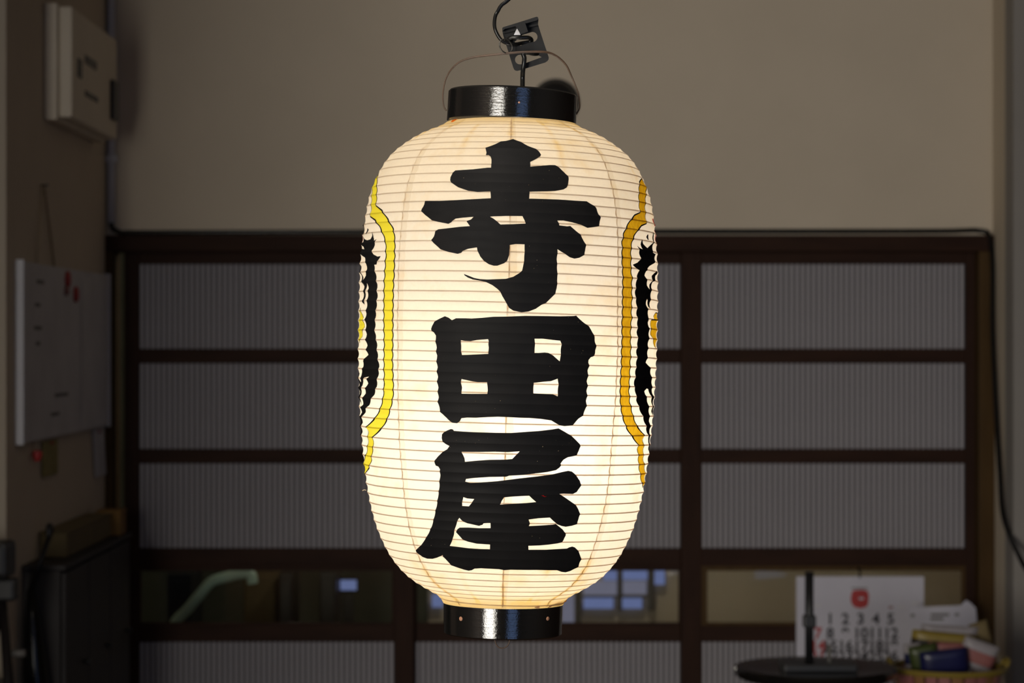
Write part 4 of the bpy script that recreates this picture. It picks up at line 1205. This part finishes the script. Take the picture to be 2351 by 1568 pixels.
def nail(rim, px, py, rpx, rr, zz):
    th, _ = px_hit(px, py)
    th = math.asin(max(-1, min(1, ((px - AX0) * S - (LM.inverted() @ W(px, py, LD)).x * 0) / rr))) if False else th
    lp_ = LMI @ W(px, py, LD)
    a = math.asin(max(-1, min(1, lp_.x / rr)))
    o = lathe('nail_head', [(0, 0.0006), (rpx * S * 0.8, 0.0004), (rpx * S, 0.0), (rpx * S, -0.0005)], M['copper'], rim, 16, loc=(rr * math.sin(a), -rr * math.cos(a), zz))
    o.rotation_euler = (math.pi / 2, 0, a)
    return o
nail(r1, 1190.5, 244, 2.4, 148.4 * S, 34.0 * S)
nail(r2, 1060, 1408, 5.0, 136.6 * S, (1458 - 1415) * S)
nail(r2, 1256.5, 1407, 4.6, 136.6 * S, (1458 - 1412) * S)
# string loop below the lower rim
lo = [(-0.007, -0.045, 0.006), (-0.0065, -0.046, 0.0), (-0.004, -0.046, -0.0050), (0.0, -0.046, -0.0062), (0.004, -0.046, -0.0045), (0.006, -0.046, -0.0005), (0.0065, -0.045, 0.006)]
tube('string_loop', [Vector(p) + Vector((0, 0, 0.0)) for p in catmull(lo, 5)], 0.0005, M['handle'], lan, 6)
# frayed paper edges at the foot and stray fibres
def flap(pts, off):
    v = []
    for (x, y), e in zip(pts, off):
        th, s = px_hit(x, y)
        q = surf(th, s, e)
        v.append(Vector(q))
    return v
for pts in ([(1262, 1377), (1276, 1367), (1299, 1369), (1303, 1373), (1299, 1381), (1290, 1379)], [(1256, 1386), (1262, 1379), (1270, 1377), (1264, 1384)], [(1225, 1382), (1236, 1378), (1238, 1383), (1234, 1386)]):
    v = []
    for x, y in pts:
        q = LMI @ W(x, y, LD)
        rr = 0.0 + math.hypot(137.8 * S, 0)
        a = math.asin(max(-1, min(1, q.x / max(rr, abs(q.x) + 1e-6))))
        v.append(Vector((q.x, -math.cos(a) * rr - 0.0012, q.z)))
    n = len(v)
    vv = v + [p + Vector((0, 0.0003, 0)) for p in v]
    ff = [tuple(range(n)), tuple(range(2 * n - 1, n - 1, -1))] + [(i, (i + 1) % n, n + (i + 1) % n, n + i) for i in range(n)]
    link('frayed_edge', mesh('frayed_edge', vv, ff), M['paper'], lan)
def fibre(pp):
    P_ = [LMI @ W(x, y, LD - 0.01) for x, y in pp]
    tube('loose_fibre', catmull(P_, 4), 0.00035, M['string'], lan, 5)
fibre([(841, 1126), (836, 1124.5), (832, 1127)])
fibre([(1416, 1283), (1420, 1282), (1421, 1284)])

# --- handle
hp = [(1025, 254), (1020, 247), (1017.5, 236), (1017, 215), (1021, 190), (1028, 172), (1040, 155), (1060, 140), (1090, 131), (1130, 126), (1160, 123), (1200, 119.5), (1240, 119), (1262, 121.5), (1282, 132), (1300, 150), (1312, 175), (1321, 196), (1328, 215), (1331, 238), (1330, 250), (1323, 263)]
hd_ = [0, 0, 0, 0, 0, 0, -.004, -.008, -.012, -.016, -.018, -.018, -.016, -.012, -.008, -.004, 0, 0, 0, 0, 0, 0]
P_ = [LMI @ W(x, y, LD + q) for (x, y), q in zip(hp, hd_)]
hq = catmull(P_, 5)
tube('handle', hq, [0.00062 + 0.00045 * max(0.0, math.sin(math.pi * min(1, max(0, (i / (len(hq) - 1) - 0.22) / 0.6)))) for i in range(len(hq))], M['handle'], lan, 8)
lan.children[-1]['label'] = 'thin brown wire handle'

# --- bulb inside, with lamps added along the axis to even the glow
bulb = lathe('light_bulb', [(0, -0.052), (0.02, -0.048), (0.030, -0.034), (0.033, -0.016), (0.030, 0.004), (0.020, 0.024), (0.0145, 0.036)], M['bulb'], lan, 32, loc=(0, 0, (HB - 60) * S))
lathe('bulb_socket', [(0.0145, 0.036), (0.017, 0.038), (0.018, 0.075), (0.012, 0.085), (0, 0.085)], M['black_plastic'], bulb, 24)
GLOW = [(0.05, (0.004, -0.004, (HB + h_) * S), e_) for h_, e_ in ((-480, 0.42), (-380, 0.6), (-280, 0.92), (-180, 1.3), (-80, 1.1), (20, 1.0), (120, 0.95), (220, 0.62), (320, 0.24))]
GAIN = 0.212
GLOW.append((0.03, (0.018, -0.056, (HB - 195) * S), 0.55))
for i, (rad, loc, e) in enumerate(GLOW):
    l = bpy.data.lights.new('lantern_fill', 'POINT')
    l.energy = e * GAIN
    l.color = (1.0, 0.965, 0.96)
    l.shadow_soft_size = rad * 0.5
    o = bpy.data.objects.new('lantern_fill', l)
    COL.objects.link(o)
    o.parent = lan
    o.location = loc

# ------------------------------------------------------------------ cord, cord plate, steel ring
BZ = lambda x, y: (1120 + x / 9.8, 20 + y / 9.8)
PLD = LD + 0.004
def bz3(x, y, t): 
    u, v = BZ(x, y)
    return W(u, v, PLD + t)
cp = empty('cord_plate', W(1205, 160, PLD))
tag(cp, 'black steel cord plate with slots above the lantern handle', 'cord plate')
L_ = cp.location.copy()
ol = [(325,500),(325,435),(345,415),(700,305),(1090,182),(1115,182),(1130,200),(1140,235),(1130,350),(1150,420),(1240,700),(1330,970),(1372,1095),(1368,1140),(1340,1180),(1290,1212),(1050,1285),(870,1340),(740,1382),(660,1400),(620,1392),(592,1370),(570,1320),(460,965),(345,600)]
ha = [(600,745),(640,715),(700,640),(780,590)] + [(1005 + 112 * math.cos(math.radians(q)), 635 + 112 * math.sin(math.radians(q))) for q in range(-95, 86, 15)] + [(890,778),(710,838)]
hb = [(720,1038),(880,1020),(1080,1003),(1140,1050),(1210,1092),(870,1215),(765,1250)] + [(718 + 106 * math.cos(math.radians(q)), 1145 + 106 * math.sin(math.radians(q))) for q in range(90, 265, 15)]
plate('plate', [ol, ha, hb], lambda x, y, t: bz3(x, y, t) - L_, 0.0016, M['bracket'], cp)
lip = [(330,505),(325,435),(345,415),(700,305),(1090,182),(1125,190),(1140,235),(1100,262),(700,375),(380,455)]
plate('folded_lip', [lip], lambda x, y, t: bz3(x, y, -0.010 + t) - L_, 0.0099, M['bracket'], cp)
lip2 = [(335,560),(330,505),(1128,330),(1132,375)]
plate('folded_edge', [lip2], lambda x, y, t: bz3(x, y, -0.004 + t) - L_, 0.0039, M['bracket'], cp)
cl = [(600,360),(840,320),(905,515),(735,575),(690,500)]
plate('clamp_tongue', [cl], lambda x, y, t: bz3(x, y, -0.0125 + t) - L_, 0.0022, M['bracket'], cp)
wt = [(585,590),(660,437),(712,535),(735,590)]
plate('white_tab', [wt], lambda x, y, t: bz3(x, y, -0.006 + t) - L_, 0.0015, M['white_plastic'], cp)
cp.children[-1]['label'] = 'white triangular tab'

top = W(1180, -60, LD)
cord = [Vector((0.012, LD, CEIL - 0.012)), Vector((0.012, LD, 2.3)), Vector((0.011, LD, 1.95)), W(1190, -70, LD)] + [bz3(x, y, t) for x, y, t in (
    (270, -30, -0.004), (175, 150, -0.005), (148, 330, -0.006), (170, 480, -0.007), (250, 640, -0.007), (340, 735, -0.007), (460, 785, -0.006), (620, 800, -0.003), (760, 775, 0.004), (960, 740, 0.005), (985, 700, 0.001), (930, 655, -0.005),
    (820, 650, -0.0065), (660, 655, -0.007), (540, 655, -0.006), (470, 690, -0.0045), (520, 775, -0.001), (640, 860, 0.0060), (860, 900, 0.0065), (1080, 935, 0.0065), (1130, 1000, 0.003), (1040, 1010, -0.0035), (900, 985, -0.0065), (800, 1010, -0.0065), (822, 1110, -0.0065), (810, 1250, -0.0065), (790, 1400, -0.005), (782, 1560, -0.002))]
cord += [W(1199.5, 215, LD), W(1198, 300, LD), W(1190, 420, LD), LM @ Vector((0, 0, (HB - 60) * S + 0.085))]
co = empty('power_cord', (cord[0].x, cord[0].y, CEIL))
tag(co, 'black power cord looping through the cord plate into the lantern', 'cord')
L_ = co.location.copy()
npts = catmull(cord, 6)
rads = [0.00165 + 0.00045 * min(1, max(0, (i - 60) / 90)) for i in range(len(npts))]
tube('sheath', [p - L_ for p in npts], rads, M['black_rubber'], co, 10)
lathe('ceiling_rose', [(0, 0.0), (0.04, -0.0), (0.042, -0.006), (0.03, -0.016), (0.008, -0.02), (0, -0.02)], M['black_plastic'], co, 32)

rg_c = W(1161.5, 106, LD - 0.018)
ring_pts = [rg_c + Vector((14.5 * S * math.cos(a), 0.012 * math.cos(a), 15.5 * S * math.sin(a))) for a in np.linspace(0, 2 * math.pi, 40, endpoint=False)]
ro = tube('steel_ring', [p - rg_c for p in ring_pts], 0.00062, M['steel'], None, 8, closed=True)
ro.location = rg_c
tag(ro, 'thin steel ring linking the cord to the lantern handle', 'ring')
